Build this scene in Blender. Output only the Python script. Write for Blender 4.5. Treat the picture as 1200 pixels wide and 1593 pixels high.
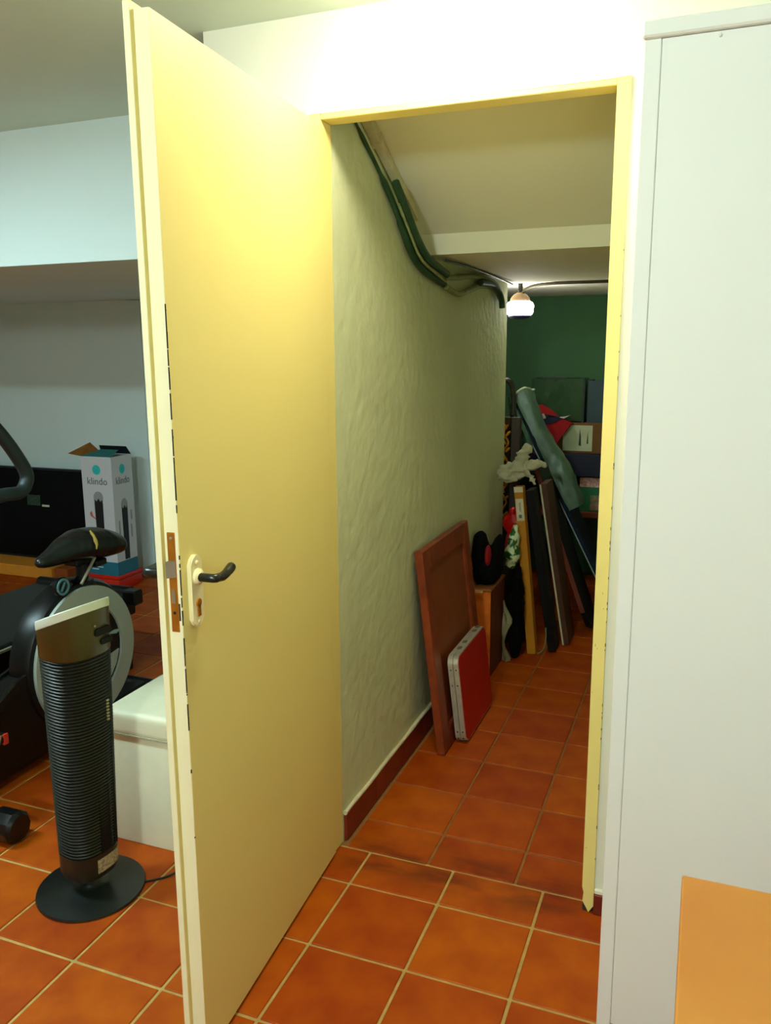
import bpy, bmesh, math, random
from mathutils import Vector, Matrix, noise

random.seed(7)
for o in list(bpy.data.objects):
    bpy.data.objects.remove(o)
SC = bpy.context.scene
COL = SC.collection

# ------------------------------------------------------------------ camera
cam_data = bpy.data.cameras.new('camera')
cam_data.sensor_fit = 'AUTO'
cam_data.sensor_width = 36.0
cam_data.lens = 1282.3 / 1593.0 * 36.0
cam_data.clip_start = 0.02
cam = bpy.data.objects.new('camera', cam_data)
COL.objects.link(cam)
YAW, PITCH, ROLL = 0.37028, -0.19219, 0.00658
Rz = Matrix.Rotation(YAW, 3, 'Z')
Rx = Matrix.Rotation(PITCH, 3, 'X')
Ry = Matrix.Rotation(ROLL, 3, 'Y')
M = Rz @ Rx @ Ry
right, fwd, up = M.col[0], M.col[1], M.col[2]
rot = Matrix((right, up, -fwd)).transposed()
cam.matrix_world = Matrix.Translation((0.9318, -1.97484, 1.4379)) @ rot.to_4x4()
SC.camera = cam

# ------------------------------------------------------------------ world, exposure
w = bpy.data.worlds.new('world')
SC.world = w
w.use_nodes = True
w.node_tree.nodes['Background'].inputs[0].default_value = (0.02, 0.02, 0.02, 1)
w.node_tree.nodes['Background'].inputs[1].default_value = 0.0
SC.view_settings.view_transform = 'Standard'
SC.view_settings.look = 'None'
SC.view_settings.gamma = 1.0
SC.view_settings.use_curve_mapping = False
SC.view_settings.exposure = 0.0

DOME_POWER = 84.0      # ceiling dome over the door
PANEL_POWER = 112.0     # cool flat panel in the open room
FILL_POWER = 245.0      # unseen globe added behind the camera to brighten the cabinet
BULKHEAD_POWER = 60.0   # small lamp in the store

# ------------------------------------------------------------------ helpers
def lin(c):
    return tuple((v / 12.92 if v <= 0.04045 else ((v + 0.055) / 1.055) ** 2.4) for v in (x / 255.0 for x in c))

MATS = {}
def mat(name, rgb, rough=0.6, var=0.12, scale=12.0, bump=0.0, bscale=60.0, metal=0.0, spec=0.4,
        rgb2=None, trans=0.0, rnd=0.0, detail=4.0, alpha=1.0, coat=0.0):
    if name in MATS:
        return MATS[name]
    m = bpy.data.materials.new(name)
    m.use_nodes = True
    nt = m.node_tree
    b = nt.nodes['Principled BSDF']
    tc = nt.nodes.new('ShaderNodeTexCoord')
    no = nt.nodes.new('ShaderNodeTexNoise')
    no.inputs['Scale'].default_value = scale
    no.inputs['Detail'].default_value = detail
    nt.links.new(tc.outputs['Object'], no.inputs['Vector'])
    ramp = nt.nodes.new('ShaderNodeValToRGB')
    a = lin(rgb)
    if rgb2 is None:
        c0 = tuple(max(0, v * (1 - var)) for v in a)
        c1 = tuple(min(1, v * (1 + var)) for v in a)
    else:
        c0, c1 = a, lin(rgb2)
    ramp.color_ramp.elements[0].position = 0.3
    ramp.color_ramp.elements[1].position = 0.7
    ramp.color_ramp.elements[0].color = (*c0, 1)
    ramp.color_ramp.elements[1].color = (*c1, 1)
    nt.links.new(no.outputs['Fac'], ramp.inputs['Fac'])
    col_out = ramp.outputs['Color']
    if rnd > 0:
        oi = nt.nodes.new('ShaderNodeObjectInfo')
        hs = nt.nodes.new('ShaderNodeHueSaturation')
        mr = nt.nodes.new('ShaderNodeMapRange')
        mr.inputs['To Min'].default_value = 1 - rnd
        mr.inputs['To Max'].default_value = 1 + rnd
        nt.links.new(oi.outputs['Random'], mr.inputs['Value'])
        nt.links.new(mr.outputs['Result'], hs.inputs['Value'])
        mr2 = nt.nodes.new('ShaderNodeMapRange')
        mr2.inputs['To Min'].default_value = 0.5 - rnd * 0.045
        mr2.inputs['To Max'].default_value = 0.5 + rnd * 0.03
        nt.links.new(oi.outputs['Random'], mr2.inputs['Value'])
        nt.links.new(mr2.outputs['Result'], hs.inputs['Hue'])
        nt.links.new(col_out, hs.inputs['Color'])
        col_out = hs.outputs['Color']
    nt.links.new(col_out, b.inputs['Base Color'])
    b.inputs['Roughness'].default_value = rough
    b.inputs['Metallic'].default_value = metal
    b.inputs['Specular IOR Level'].default_value = spec
    b.inputs['Transmission Weight'].default_value = trans
    b.inputs['Alpha'].default_value = alpha
    b.inputs['Coat Weight'].default_value = coat
    if bump > 0:
        n2 = nt.nodes.new('ShaderNodeTexNoise')
        n2.inputs['Scale'].default_value = bscale
        n2.inputs['Detail'].default_value = 5.0
        nt.links.new(tc.outputs['Object'], n2.inputs['Vector'])
        bp = nt.nodes.new('ShaderNodeBump')
        bp.inputs['Strength'].default_value = bump
        bp.inputs['Distance'].default_value = 0.01
        nt.links.new(n2.outputs['Fac'], bp.inputs['Height'])
        nt.links.new(bp.outputs['Normal'], b.inputs['Normal'])
    MATS[name] = m
    return m

def emit(name, rgb, strength):
    m = bpy.data.materials.new(name)
    m.use_nodes = True
    b = m.node_tree.nodes['Principled BSDF']
    b.inputs['Base Color'].default_value = (0.8, 0.8, 0.8, 1)
    b.inputs['Emission Color'].default_value = (*rgb, 1)
    b.inputs['Emission Strength'].default_value = strength
    return m

def tag(o, label=None, cat=None, group=None, kind=None):
    if label: o['label'] = label
    if cat: o['category'] = cat
    if group: o['group'] = group
    if kind: o['kind'] = kind
    return o

def thing(name, label, cat, loc=(0, 0, 0), rot=(0, 0, 0), group=None):
    o = bpy.data.objects.new(name, None)
    o.empty_display_size = 0.05
    COL.objects.link(o)
    o.location = loc
    o.rotation_euler = rot
    return tag(o, label, cat, group)

def obj(name, bm, m, parent=None, smooth=None, loc=None, rot=None):
    me = bpy.data.meshes.new(name)
    bmesh.ops.recalc_face_normals(bm, faces=bm.faces)
    bm.to_mesh(me)
    bm.free()
    if smooth is not None:
        me.polygons.foreach_set('use_smooth', [True] * len(me.polygons))
        me.set_sharp_from_angle(angle=math.radians(smooth))
    me.materials.append(m)
    o = bpy.data.objects.new(name, me)
    COL.objects.link(o)
    if parent: o.parent = parent
    if loc: o.location = loc
    if rot: o.rotation_euler = rot
    return o

def struct(name, bm, m, smooth=None, **k):
    return tag(obj(name, bm, m, None, smooth, **k), kind='structure')

NB = bmesh.new
def bx(bm, x0, x1, y0, y1, z0, z1, bev=0.0, seg=1):
    r = bmesh.ops.create_cube(bm, size=1.0)
    vs = r['verts']
    for v in vs:
        v.co = Vector((x0 + (v.co.x + .5) * (x1 - x0), y0 + (v.co.y + .5) * (y1 - y0), z0 + (v.co.z + .5) * (z1 - z0)))
    if bev > 0:
        es = list({e for v in vs for e in v.link_edges})
        bmesh.ops.bevel(bm, geom=es, offset=bev, segments=seg, affect='EDGES', profile=0.6)
    return bm
def box(*a, **k):
    return bx(NB(), *a, **k)

def frames(pts):
    pts = [Vector(p) for p in pts]
    T = []
    for i in range(len(pts)):
        a = pts[max(0, i - 1)]; b = pts[min(len(pts) - 1, i + 1)]
        T.append((b - a).normalized())
    ref = Vector((0, 0, 1)) if abs(T[0].z) < 0.9 else Vector((1, 0, 0))
    n = (ref - T[0] * ref.dot(T[0])).normalized()
    out = []
    for p, t in zip(pts, T):
        n = (n - t * n.dot(t)).normalized()
        out.append((p, t, n, t.cross(n)))
    return out

def tube(bm, pts, r, n=8, sx=1.0, sy=1.0):
    rs = r if isinstance(r, (list, tuple)) else [r] * len(pts)
    rings = []
    for (p, t, a, b), q in zip(frames(pts), rs):
        rings.append([bm.verts.new(p + a * math.cos(2 * math.pi * k / n) * q * sx + b * math.sin(2 * math.pi * k / n) * q * sy) for k in range(n)])
    for i in range(len(rings) - 1):
        for k in range(n):
            bm.faces.new((rings[i][k], rings[i][(k + 1) % n], rings[i + 1][(k + 1) % n], rings[i + 1][k]))
    bm.faces.new(rings[0]); bm.faces.new(rings[-1])
    return bm

def spline(pts, per=6):
    P = [Vector(p) for p in pts]
    Q = [P[0] * 2 - P[1]] + P + [P[-1] * 2 - P[-2]]
    out = []
    for i in range(1, len(Q) - 2):
        for k in range(per):
            t = k / per
            a, b, c, d = Q[i - 1], Q[i], Q[i + 1], Q[i + 2]
            out.append(0.5 * ((2 * b) + (c - a) * t + (2 * a - 5 * b + 4 * c - d) * t * t + (3 * b - a - 3 * c + d) * t ** 3))
    out.append(P[-1])
    return out

def lathe(bm, prof, n=32, c=(0, 0, 0), axis='z'):
    c = Vector(c)
    rings = []
    for r, h in prof:
        ring = []
        for k in range(n):
            a = 2 * math.pi * k / n
            if axis == 'z': v = (r * math.cos(a), r * math.sin(a), h)
            elif axis == 'y': v = (r * math.cos(a), h, r * math.sin(a))
            else: v = (h, r * math.cos(a), r * math.sin(a))
            ring.append(bm.verts.new(c + Vector(v)))
        rings.append(ring)
    for i in range(len(rings) - 1):
        for k in range(n):
            bm.faces.new((rings[i][k], rings[i][(k + 1) % n], rings[i + 1][(k + 1) % n], rings[i + 1][k]))
    for ring, (r, h) in ((rings[0], prof[0]), (rings[-1], prof[-1])):
        bm.faces.new(ring)
    return bm

def ring_solid(bm, r0, r1, h0, h1, c=(0, 0, 0), axis='y', n=48, a0=0.0, a1=2 * math.pi):
    """annulus (or a slice of one) with depth"""
    full = abs(a1 - a0 - 2 * math.pi) < 1e-6
    c = Vector(c)
    m = n if full else n + 1
    def P(r, a, h):
        if axis == 'y': return c + Vector((r * math.cos(a), h, r * math.sin(a)))
        if axis == 'x': return c + Vector((h, r * math.cos(a), r * math.sin(a)))
        return c + Vector((r * math.cos(a), r * math.sin(a), h))
    secs = []
    for k in range(m):
        a = a0 + (a1 - a0) * k / n
        secs.append([bm.verts.new(P(r, a, h)) for r, h in ((r0, h0), (r1, h0), (r1, h1), (r0, h1))])
    for k in range(n):
        s, t = secs[k], secs[(k + 1) % m]
        for j in range(4):
            bm.faces.new((s[j], s[(j + 1) % 4], t[(j + 1) % 4], t[j]))
    if not full:
        bm.faces.new(secs[0]); bm.faces.new(secs[-1])
    return bm

def prism(bm, poly, axis, d0, d1, bev=0.0):
    def P(u, v, d):
        return {'x': (d, u, v), 'y': (u, d, v), 'z': (u, v, d)}[axis]
    a = [bm.verts.new(P(u, v, d0)) for u, v in poly]
    b = [bm.verts.new(P(u, v, d1)) for u, v in poly]
    n = len(poly)
    bm.faces.new(a); bm.faces.new(b)
    for i in range(n):
        bm.faces.new((a[i], a[(i + 1) % n], b[(i + 1) % n], b[i]))
    if bev > 0:
        vs = a + b
        es = list({e for v in vs for e in v.link_edges})
        bmesh.ops.bevel(bm, geom=es, offset=bev, segments=2, affect='EDGES')
    return bm

def rrect(u0, u1, v0, v1, r, n=5):
    out = []
    for cx, cy, a in ((u1 - r, v1 - r, 0), (u0 + r, v1 - r, 90), (u0 + r, v0 + r, 180), (u1 - r, v0 + r, 270)):
        for k in range(n + 1):
            t = math.radians(a + 90 * k / n)
            out.append((cx + r * math.cos(t), cy + r * math.sin(t)))
    return out

def ell(bm, c, r, rot=None, sub=3):
    mtx = Matrix.Translation(c) @ (rot.to_4x4() if rot else Matrix()) @ Matrix.Diagonal((*r, 1))
    bmesh.ops.create_icosphere(bm, subdivisions=sub, radius=1.0, matrix=mtx)
    return bm

def fuse(bm, voxel=0.006, disp=0.0, freq=30.0, smooth=2, ridge=False, squash=None):
    """weld overlapping blobs into one continuous skin and wrinkle it"""
    me = bpy.data.meshes.new('tmp'); bm.to_mesh(me); bm.free()
    o = bpy.data.objects.new('tmp', me); COL.objects.link(o)
    md = o.modifiers.new('r', 'REMESH'); md.mode = 'VOXEL'; md.voxel_size = voxel
    if smooth:
        s = o.modifiers.new('s', 'SMOOTH'); s.iterations = smooth; s.factor = 0.6
    dg = bpy.context.evaluated_depsgraph_get()
    ev = o.evaluated_get(dg)
    m2 = bpy.data.meshes.new_from_object(ev)
    bpy.data.objects.remove(o)
    out = NB(); out.from_mesh(m2)
    bpy.data.meshes.remove(m2)
    out.normal_update()
    if disp:
        for v in out.verts:
            q = v.co * freq
            d = noise.noise(q) + 0.5 * noise.noise(q * 2.1 + Vector((5, 1, 2)))
            if ridge: d = 0.8 - 2.2 * abs(noise.noise(q)) - 1.0 * abs(noise.noise(q * 2.3))
            v.co += v.normal * d * disp
    if squash is not None:
        for v in out.verts: squash(v)
    return out

def text(body, size, m, parent, loc, rot, name='lettering', depth=0.0004, align='CENTER', sx=1.0):
    cu = bpy.data.curves.new('txt', 'FONT')
    cu.body = body; cu.size = size; cu.extrude = depth; cu.align_x = align; cu.resolution_u = 3
    o = bpy.data.objects.new('txt', cu); COL.objects.link(o)
    dg = bpy.context.evaluated_depsgraph_get()
    me = bpy.data.meshes.new_from_object(o.evaluated_get(dg))
    bpy.data.objects.remove(o)
    me.materials.clear(); me.materials.append(m)
    r = bpy.data.objects.new(name, me); COL.objects.link(r)
    r.parent = parent; r.location = loc; r.rotation_euler = rot; r.scale = (sx, 1, 1)
    return r

R90 = math.pi / 2

# ------------------------------------------------------------------ materials of the shell
M_WALL = mat('white_wall_paint', (228, 230, 214), 0.75, var=0.02, scale=2, bump=0.06, bscale=35)
M_WALL2 = mat('beige_wall_paint', (176, 178, 166), 0.8, var=0.02, scale=2)
M_COOL = mat('cool_white_wall_paint', (222, 238, 236), 0.8, var=0.02, scale=2, bump=0.05, bscale=30)
M_CEIL = mat('ceiling_paint', (216, 234, 224), 0.85, var=0.02, scale=2)
M_PLASTER = mat('rough_green_white_plaster', (198, 206, 164), 0.85, var=0.06, scale=3, bump=0.5, bscale=22)
M_SOFFIT = mat('store_ceiling_paint', (226, 226, 196), 0.85, var=0.02, scale=2)
M_SOFFIT_W = mat('store_ceiling_lamp_lit', (232, 230, 214), 0.85, var=0.03, scale=3)  # whiter than the near soffit to stand in for lamplight
M_FARWALL = mat('store_far_wall_shade_green', (66, 106, 70), 0.85, var=0.06, scale=3, bump=0.1, bscale=20)  # dark green tone stands in for the store's deep shade
M_CREAM = mat('yellow_cream_gloss_paint', (235, 220, 138), 0.5, var=0.015, scale=2, bump=0.03, bscale=9, spec=0.3)
M_CREAM_EDGE = mat('pale_cream_edge_paint', (244, 236, 196), 0.5, var=0.02, scale=6, bump=0.1, bscale=30)
M_GROUT = mat('sandy_grout', (180, 150, 84), 0.9, var=0.15, scale=30, bump=0.2, bscale=200)
M_TILE = mat('terracotta_tile', (176, 82, 0), 0.55, scale=9, rgb2=(150, 56, 0), bump=0.06, bscale=30, rnd=0.11, spec=0.2)
def add_dirt(m):
    nt = m.node_tree; b = nt.nodes['Principled BSDF']
    src = b.inputs['Base Color'].links[0].from_socket
    geo = nt.nodes.new('ShaderNodeNewGeometry'); sep = nt.nodes.new('ShaderNodeSeparateXYZ')
    nt.links.new(geo.outputs['Position'], sep.inputs[0])
    def mr(sock, a, b_, c, d):
        n = nt.nodes.new('ShaderNodeMapRange'); n.interpolation_type = 'SMOOTHSTEP'
        for k, v in zip(('From Min', 'From Max', 'To Min', 'To Max'), (a, b_, c, d)): n.inputs[k].default_value = v
        nt.links.new(sock, n.inputs['Value']); return n.outputs['Result']
    def mul(a, c):
        n = nt.nodes.new('ShaderNodeMath'); n.operation = 'MULTIPLY'
        nt.links.new(a, n.inputs[0])
        if isinstance(c, float): n.inputs[1].default_value = c
        else: nt.links.new(c, n.inputs[1])
        return n.outputs[0]
    mp = nt.nodes.new('ShaderNodeMapping'); mp.inputs['Scale'].default_value = (5, 16, 1)
    nt.links.new(geo.outputs['Position'], mp.inputs['Vector'])
    no = nt.nodes.new('ShaderNodeTexNoise'); no.inputs['Scale'].default_value = 1.0; no.inputs['Detail'].default_value = 4
    nt.links.new(mp.outputs[0], no.inputs['Vector'])
    y = sep.outputs['Y']; x = sep.outputs['X']
    band = mul(mul(mr(y, -0.11, 0.0, 0, 1), mr(y, 0.04, 0.20, 1, 0)), mul(mr(x, -0.05, 0.1, 0, 1), mr(x, 0.6, 0.78, 1, 0)))
    fac = mul(mul(band, mr(no.outputs['Fac'], 0.35, 0.65, 0.15, 1.0)), 0.75)
    mix = nt.nodes.new('ShaderNodeMix'); mix.data_type = 'RGBA'
    nt.links.new(fac, mix.inputs['Factor']); nt.links.new(src, mix.inputs['A'])
    mix.inputs['B'].default_value = (*lin((92, 34, 4)), 1)
    nt.links.new(mix.outputs['Result'], b.inputs['Base Color'])
add_dirt(M_TILE)
M_SKIRT = mat('brown_skirting_tile', (120, 44, 22), 0.45, var=0.15, scale=14, rnd=0.15)
M_DARK = mat('black_plastic', (15, 17, 16), 0.38, var=0.2, spec=0.4)
M_CHIP = mat('bare_dark_chip', (40, 34, 20), 0.9, var=0.3, scale=80)

# ------------------------------------------------------------------ floor
TP = 0.2529
YJ0 = 0.045
floor = struct('floor', bx(box(-4.2, 2.1, -3.7, 2.5, -0.06, -0.004), -0.9, 0.8, 2.4, 3.6, -0.06, -0.0045), M_GROUT)

obj('grout_bed', bx(box(0.0, 0.72, YJ0, 2.075, -0.02, -0.0038), -0.9, 0.72, 2.075, 3.4, -0.02, -0.0038), mat('darker_grout', (142, 92, 42), 0.9, var=0.2, scale=25, bump=0.2, bscale=200), floor)  # grout in the store set darker and browner than the main floor

def in_view(x, y, z=0.0, mx=90):
    q = M.transposed() @ (Vector((x, y, z)) - Vector((0.9318, -1.97484, 1.4379)))
    if q.y < 0.2: return False
    u = 600 + 1282.3 * q.x / q.y; v = 796.5 - 1282.3 * q.z / q.y
    return -mx < u < 1200 + mx and v < 1593 + mx
G = 0.0075
def tile_bm(w, d, bm=None, ox=0, oy=0, oz=0):
    bm = bm or NB()
    return bx(bm, ox - w / 2, ox + w / 2, oy - d / 2, oy + d / 2, oz - 0.02, oz, bev=0.0022)
tile_meshes = {}
far_tiles = NB()
n_tiles = 0
def lay(x0, x1, y0, y1):
    global n_tiles
    w, d = x1 - x0 - G, y1 - y0 - G
    if w < 0.012 or d < 0.012: return
    cx, cy = (x0 + x1) / 2, (y0 + y1) / 2
    seen = any(in_view(x, y) for x, y in ((cx, cy), (x0, y0), (x1, y0), (x0, y1), (x1, y1)))
    dz = random.uniform(-0.0012, 0.0)
    if not seen:
        tile_bm(w, d, far_tiles, cx, cy, dz)
        return
    key = (round(w, 4), round(d, 4))
    if key not in tile_meshes:
        bm = tile_bm(w, d)
        me = bpy.data.meshes.new('tile'); bm.to_mesh(me); bm.free()
        me.materials.append(M_TILE)
        tile_meshes[key] = me
    o = bpy.data.objects.new('tile', tile_meshes[key])
    COL.objects.link(o); o.parent = floor
    o.location = (cx, cy, dz)
    o.rotation_euler = (random.uniform(-.003, .003), random.uniform(-.003, .003), random.uniform(-.004, .004))
    n_tiles += 1

YJ = 0.04
for i in range(-17, 8):
    for j in range(-15, 11):
        x0, x1 = 0.0959 + i * TP, 0.0959 + (i + 1) * TP
        y0, y1 = -0.1139 + j * TP, -0.1139 + (j + 1) * TP
        if y1 < -3.6 or y0 > 2.38 or x1 < -4.0 or x0 > 2.0: continue
        if x0 < -0.33:                       # open room carries on past the store
            lay(x0, min(x1, 2.0), y0, min(y1, 2.4))
        elif y0 < YJ:
            lay(x0, min(x1, 2.0), y0, min(y1, YJ))
for i in range(-4, 4):
    for j in range(-1, 14):
        x0, x1 = 0.0176 + i * TP, 0.0176 + (i + 1) * TP
        y0, y1 = 0.1976 + j * 0.2408, 0.1976 + (j + 1) * 0.2408
        y0 = max(y0, YJ)
        if x1 > 0.72: x1 = 0.715
        if i < -1 and y1 < 2.1: continue
        if i == -1:
            if y1 < 2.1: x0 = 0.002
            else: pass
        if i < 0 and y0 < 2.06 < y1: y0 = 2.06
        if y0 > 3.39: continue
        lay(x0, x1, y0, min(y1, 3.4))
if len(far_tiles.verts):
    tag(obj('tile', far_tiles, M_TILE, floor), kind='stuff')

# ------------------------------------------------------------------ shell
ZC = 2.24
DW = 0.709           # width of the opening
wall_front = struct('wall_front', bx(bx(bx(NB(), -0.325, -0.03, 0, 0.12, 0, ZC), DW + 0.03, 2.0, 0, 0.12, 0, ZC), -0.03, DW + 0.03, 0.0, 0.058, 2.014, ZC), M_WALL)
# masonry between the store and the open room, ends at a free corner deep inside
struct('wall_store_left', bx(bx(NB(), -0.12, 0.0, 0.06, 2.075, -0.004, ZC), -0.325, -0.12, 0.12, 2.2, -0.004, ZC), M_PLASTER)
struct('wall_store_right', box(0.72, 0.84, 0.121, 3.5, -0.004, ZC), M_PLASTER)
struct('wall_store_far', box(-1.0, 0.84, 3.4, 3.5, -0.004, ZC), M_FARWALL)
struct('wall_store_nook', bx(bx(NB(), -1.0, -0.9, 2.5, 3.4, -0.004, ZC), -0.9, -0.12, 2.2, 2.5, -0.004, ZC), M_PLASTER)
struct('wall_back', box(-4.2, -0.325, 2.4, 2.5, -0.004, ZC), M_COOL)
struct('trim_1', box(-2.49, -2.385, 2.375, 2.4, 0, 1.76), M_COOL)    # shallow pilaster on the back wall
struct('wall_left', box(-4.2, -4.0, -3.7, 2.4, -0.004, ZC), M_WALL2)
struct('wall_right', box(2.0, 2.1, -3.7, 0.0, -0.004, ZC), M_WALL2)
struct('wall_behind', box(-4.0, 2.0, -3.7, -3.6, -0.004, ZC), M_WALL2)
struct('ceiling', bx(box(-4.2, 2.1, -3.7, 0.06, ZC, ZC + 0.1), -4.2, -0.325, 0.06, 2.5, ZC, ZC + 0.1), M_CEIL)
struct('beam_1', box(-4.0, -0.325, 0.54, 2.4, 1.765, ZC), M_COOL)     # dropped bulkhead over the far part of the room
# underside of the stair over the store
sl = NB()
prism(sl, [(0.058, 2.178), (0.775, 1.822), (0.795, 1.758), (2.07, 1.758), (2.07, 2.24), (0.058, 2.24)], 'x', 0.0, 0.72)
struct('ceiling_store', sl, M_SOFFIT)
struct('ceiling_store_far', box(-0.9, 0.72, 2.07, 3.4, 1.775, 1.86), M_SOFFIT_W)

# skirting: a tile at a time
bl = struct('baseboard_left', box(0.0, 0.004, 0.07, 2.07, 0.0, 0.098), M_GROUT)
y = 0.062
k = 0
while y < 2.05:
    y2 = min(y + 0.2408, 2.07)
    o = obj('skirting_tile', box(0.0, 0.011 + random.uniform(-.001, .001), y + .002, y2 - .002, 0.0, 0.088 + random.uniform(-.002, .002), bev=0.002), M_SKIRT, bl)
    y = y2
lip = NB()
pts = [(0.0055, 0.062 + t * 0.05, 0.092 + 0.001 * math.sin(t * 1.1) + random.uniform(-.0006, .0006)) for t in range(40)]
tube(lip, pts, [0.0072 + random.uniform(-.0008, .0008) for _ in pts], 6)
obj('plaster_ledge', lip, mat('pale_plaster_ledge', (214, 208, 172), 0.9, var=0.1, scale=20, bump=0.3), bl, 60)
br = struct('baseboard_right', box(DW + 0.03, 2.0, -0.004, 0.0, 0.0, 0.066), M_GROUT)
x = DW + 0.0305
while x < 1.9:
    obj('skirting_tile', box(x, x + TP - .005, -0.012, 0.0, 0.0, 0.058, bev=0.002), M_SKIRT, br)
    x += TP
lp2 = obj('plaster_ledge', box(DW + 0.031, 2.0, -0.011, 0.0, 0.058, 0.072, bev=0.003), M_WALL, br)

# ------------------------------------------------------------------ door frame
fr = struct('trim_2', box(0.0, DW, 0.0, 0.06, 2.0, 2.014, bev=0.002), M_CREAM)
obj('jamb', box(-0.03, 0.0, -0.006, 0.06, 0.0, 2.014, bev=0.002), M_CREAM, fr)
rj = NB()
prism(rj, [(DW, 0.0), (DW, 0.0)], 'y', 0, 0) if False else None
# right jamb with its rotten foot
prof = [(DW + 0.004, 0.055), (DW + 0.002, 0.03), (DW + 0.012, 0.012), (DW + 0.018, 0.0), (DW + 0.03, 0.02), (DW + 0.03, 2.014), (DW, 2.014), (DW, 0.07)]
prism(rj, prof, 'y', -0.006, 0.06)
obj('jamb', rj, M_CREAM, fr)
rot_ft = NB()
bx(rot_ft, DW + 0.002, DW + 0.028, 0.0, 0.056, 0.0, 0.06)
obj('rotten_foot', fuse(rot_ft, 0.004, 0.003, 160, 1), M_CHIP, fr, 60)
obj('hinge_foot', fuse(ell(NB(), (-0.005, -0.012, 0.028), (0.012, 0.01, 0.024)), 0.003, 0.002, 150, 1), M_CHIP, fr, 60)
chips = NB()
for k in range(26):
    z = random.uniform(0.15, 1.75)
    bx(chips, DW + 0.0292, DW + 0.0292 + random.uniform(.0008, .0016), -0.0066, -0.004, z, z + random.uniform(.002, .009))
for k in range(6):
    z = random.uniform(0.1, 0.9)
    xx = DW + random.uniform(.003, .026)
    bx(chips, xx, xx + .0008, -0.0064, -0.004, z, z + random.uniform(.002, .008))
obj('paint_chip', chips, M_CHIP, fr)['kind'] = 'stuff'

# ------------------------------------------------------------------ door leaf, swung out into the room
door = bpy.data.objects.new('door_1', None)
COL.objects.link(door)
door['kind'] = 'structure'
door.location = (0.008, -0.010, 0.0)
door.rotation_euler = (0, 0, math.atan2(-0.998, 0.0637))
# local: x along the leaf from the hinges, y = 0 is the face towards the store opening, z up
LW, ZB, ZT = 0.745, 0.010, 1.984
lf = NB()
prism(lf, [(0.0, -0.028), (0.0, 0.0), (LW, 0.0), (LW, -0.029), (LW + 0.011, -0.029), (LW + 0.011, -0.042), (0.0, -0.042)], 'z', ZB, ZT)
bx(lf, 0.0, LW + 0.011, -0.042, -0.029, ZT - .001, ZT + 0.011)
leaf = obj('leaf', lf, M_CREAM, door)
# lighter paint on the closing edge
obj('edge_strip', bx(bx(NB(), LW - 0.0005, LW + 0.0012, -0.0285, -0.0005, ZB, ZT), LW + 0.0105, LW + 0.012, -0.0415, -0.0295, ZB, ZT + .01), M_CREAM_EDGE, door)
ch = NB()
for k in range(64):
    z = random.choice((random.uniform(0.72, 0.98), random.uniform(1.14, 1.52), random.uniform(1.16, 1.45), random.uniform(0.5, 1.5)))
    bx(ch, LW - random.uniform(.0002, .0011), LW + 0.0013, -0.0012, 0.0004, z, z + random.choice((.003, .006, .012, .025, .04)) * random.uniform(.6, 1.3))
obj('paint_chip', ch, M_CHIP, door)['kind'] = 'stuff'
M_BRASS = mat('brass', (190, 122, 36), 0.38, var=0.2, scale=30, metal=0.75)
M_STEEL = mat('worn_steel', (176, 168, 150), 0.35, var=0.15, metal=0.8)
lock = obj('lock_plate', box(LW + .0005, LW + 0.0028, -0.023, -0.007, 0.93, 1.119, bev=0.0008), M_BRASS, door)
latch = NB()
prism(latch, [(LW + .001, -0.022), (LW + 0.013, -0.022), (LW + 0.004, -0.008), (LW + .001, -0.008)], 'z', 1.035, 1.066)
obj('latch_bolt', latch, M_STEEL, lock)
obj('dead_bolt', box(LW + .001, LW + 0.0036, -0.019, -0.011, 0.985, 1.012), mat('grey_steel', (150, 132, 100), 0.5, metal=0.5), lock)
for z in (1.108, 0.967):
    obj('screw', lathe(NB(), [(0.0032, 0), (0.003, 0.0008), (0.001, 0.0012)], 12, (LW + .0027, -0.015, z), 'x'), M_STEEL if z > 1 else M_CHIP, lock)
obj('mortise_gap', box(LW - .001, LW + .0018, -0.0065, -0.0035, 0.952, 0.985), M_CHIP, lock)
M_PLATE = mat('cream_plastic', (240, 228, 176), 0.35, var=0.02)
SP = 0.703
pl = NB()
prism(pl, rrect(SP - 0.020, SP + 0.020, 0.930, 1.068, 0.017), 'y', 0.0, 0.009, bev=0.0025)
plate = obj('handle_plate', pl, M_PLATE, door, 50)
obj('rosette', lathe(NB(), [(0.0155, 0.008), (0.0155, 0.014), (0.012, 0.018), (0.009, 0.02)], 24, (SP, 0, 1.027), 'y'), M_PLATE, plate, 40)
obj('button', lathe(NB(), [(0.004, 0.008), (0.004, 0.0115), (0.002, 0.013)], 12, (SP, 0, 1.054), 'y'), M_PLATE, plate, 40)
key = NB()
lathe(key, [(0.008, 0.006), (0.008, 0.0115)], 20, (SP, 0, 0.976), 'y')
bx(key, SP - .0045, SP + .0045, 0.006, 0.0115, 0.950, 0.974)
obj('key_cylinder', key, M_BRASS, plate)
obj('screw', lathe(NB(), [(0.004, 0.008), (0.0035, 0.0105)], 12, (SP, 0, 0.939), 'y'), M_PLATE, plate)
M_LEVER = mat('black_lever', (16, 20, 15), 0.3, var=0.1, spec=0.5)
lv = tube(NB(), spline([(SP + .004, 0.016, 1.027), (SP + .004, 0.046, 1.027), (SP - .010, 0.048, 1.025), (SP - .026, 0.049, 1.024), (SP - .048, 0.048, 1.028), (SP - .070, 0.046, 1.034)], 5), [0.0085] * 6 + [0.0085] * 8 + [0.009] * 6 + [0.0095] * 4 + [0.009, 0.005], 12)
obj('lever', lv, M_LEVER, plate, 50)
op = NB()
prism(op, rrect(SP - 0.020, SP + 0.020, 0.930, 1.068, 0.017), 'y', -0.051, -0.042)
oplate = obj('handle_plate', op, M_PLATE, door)
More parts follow.
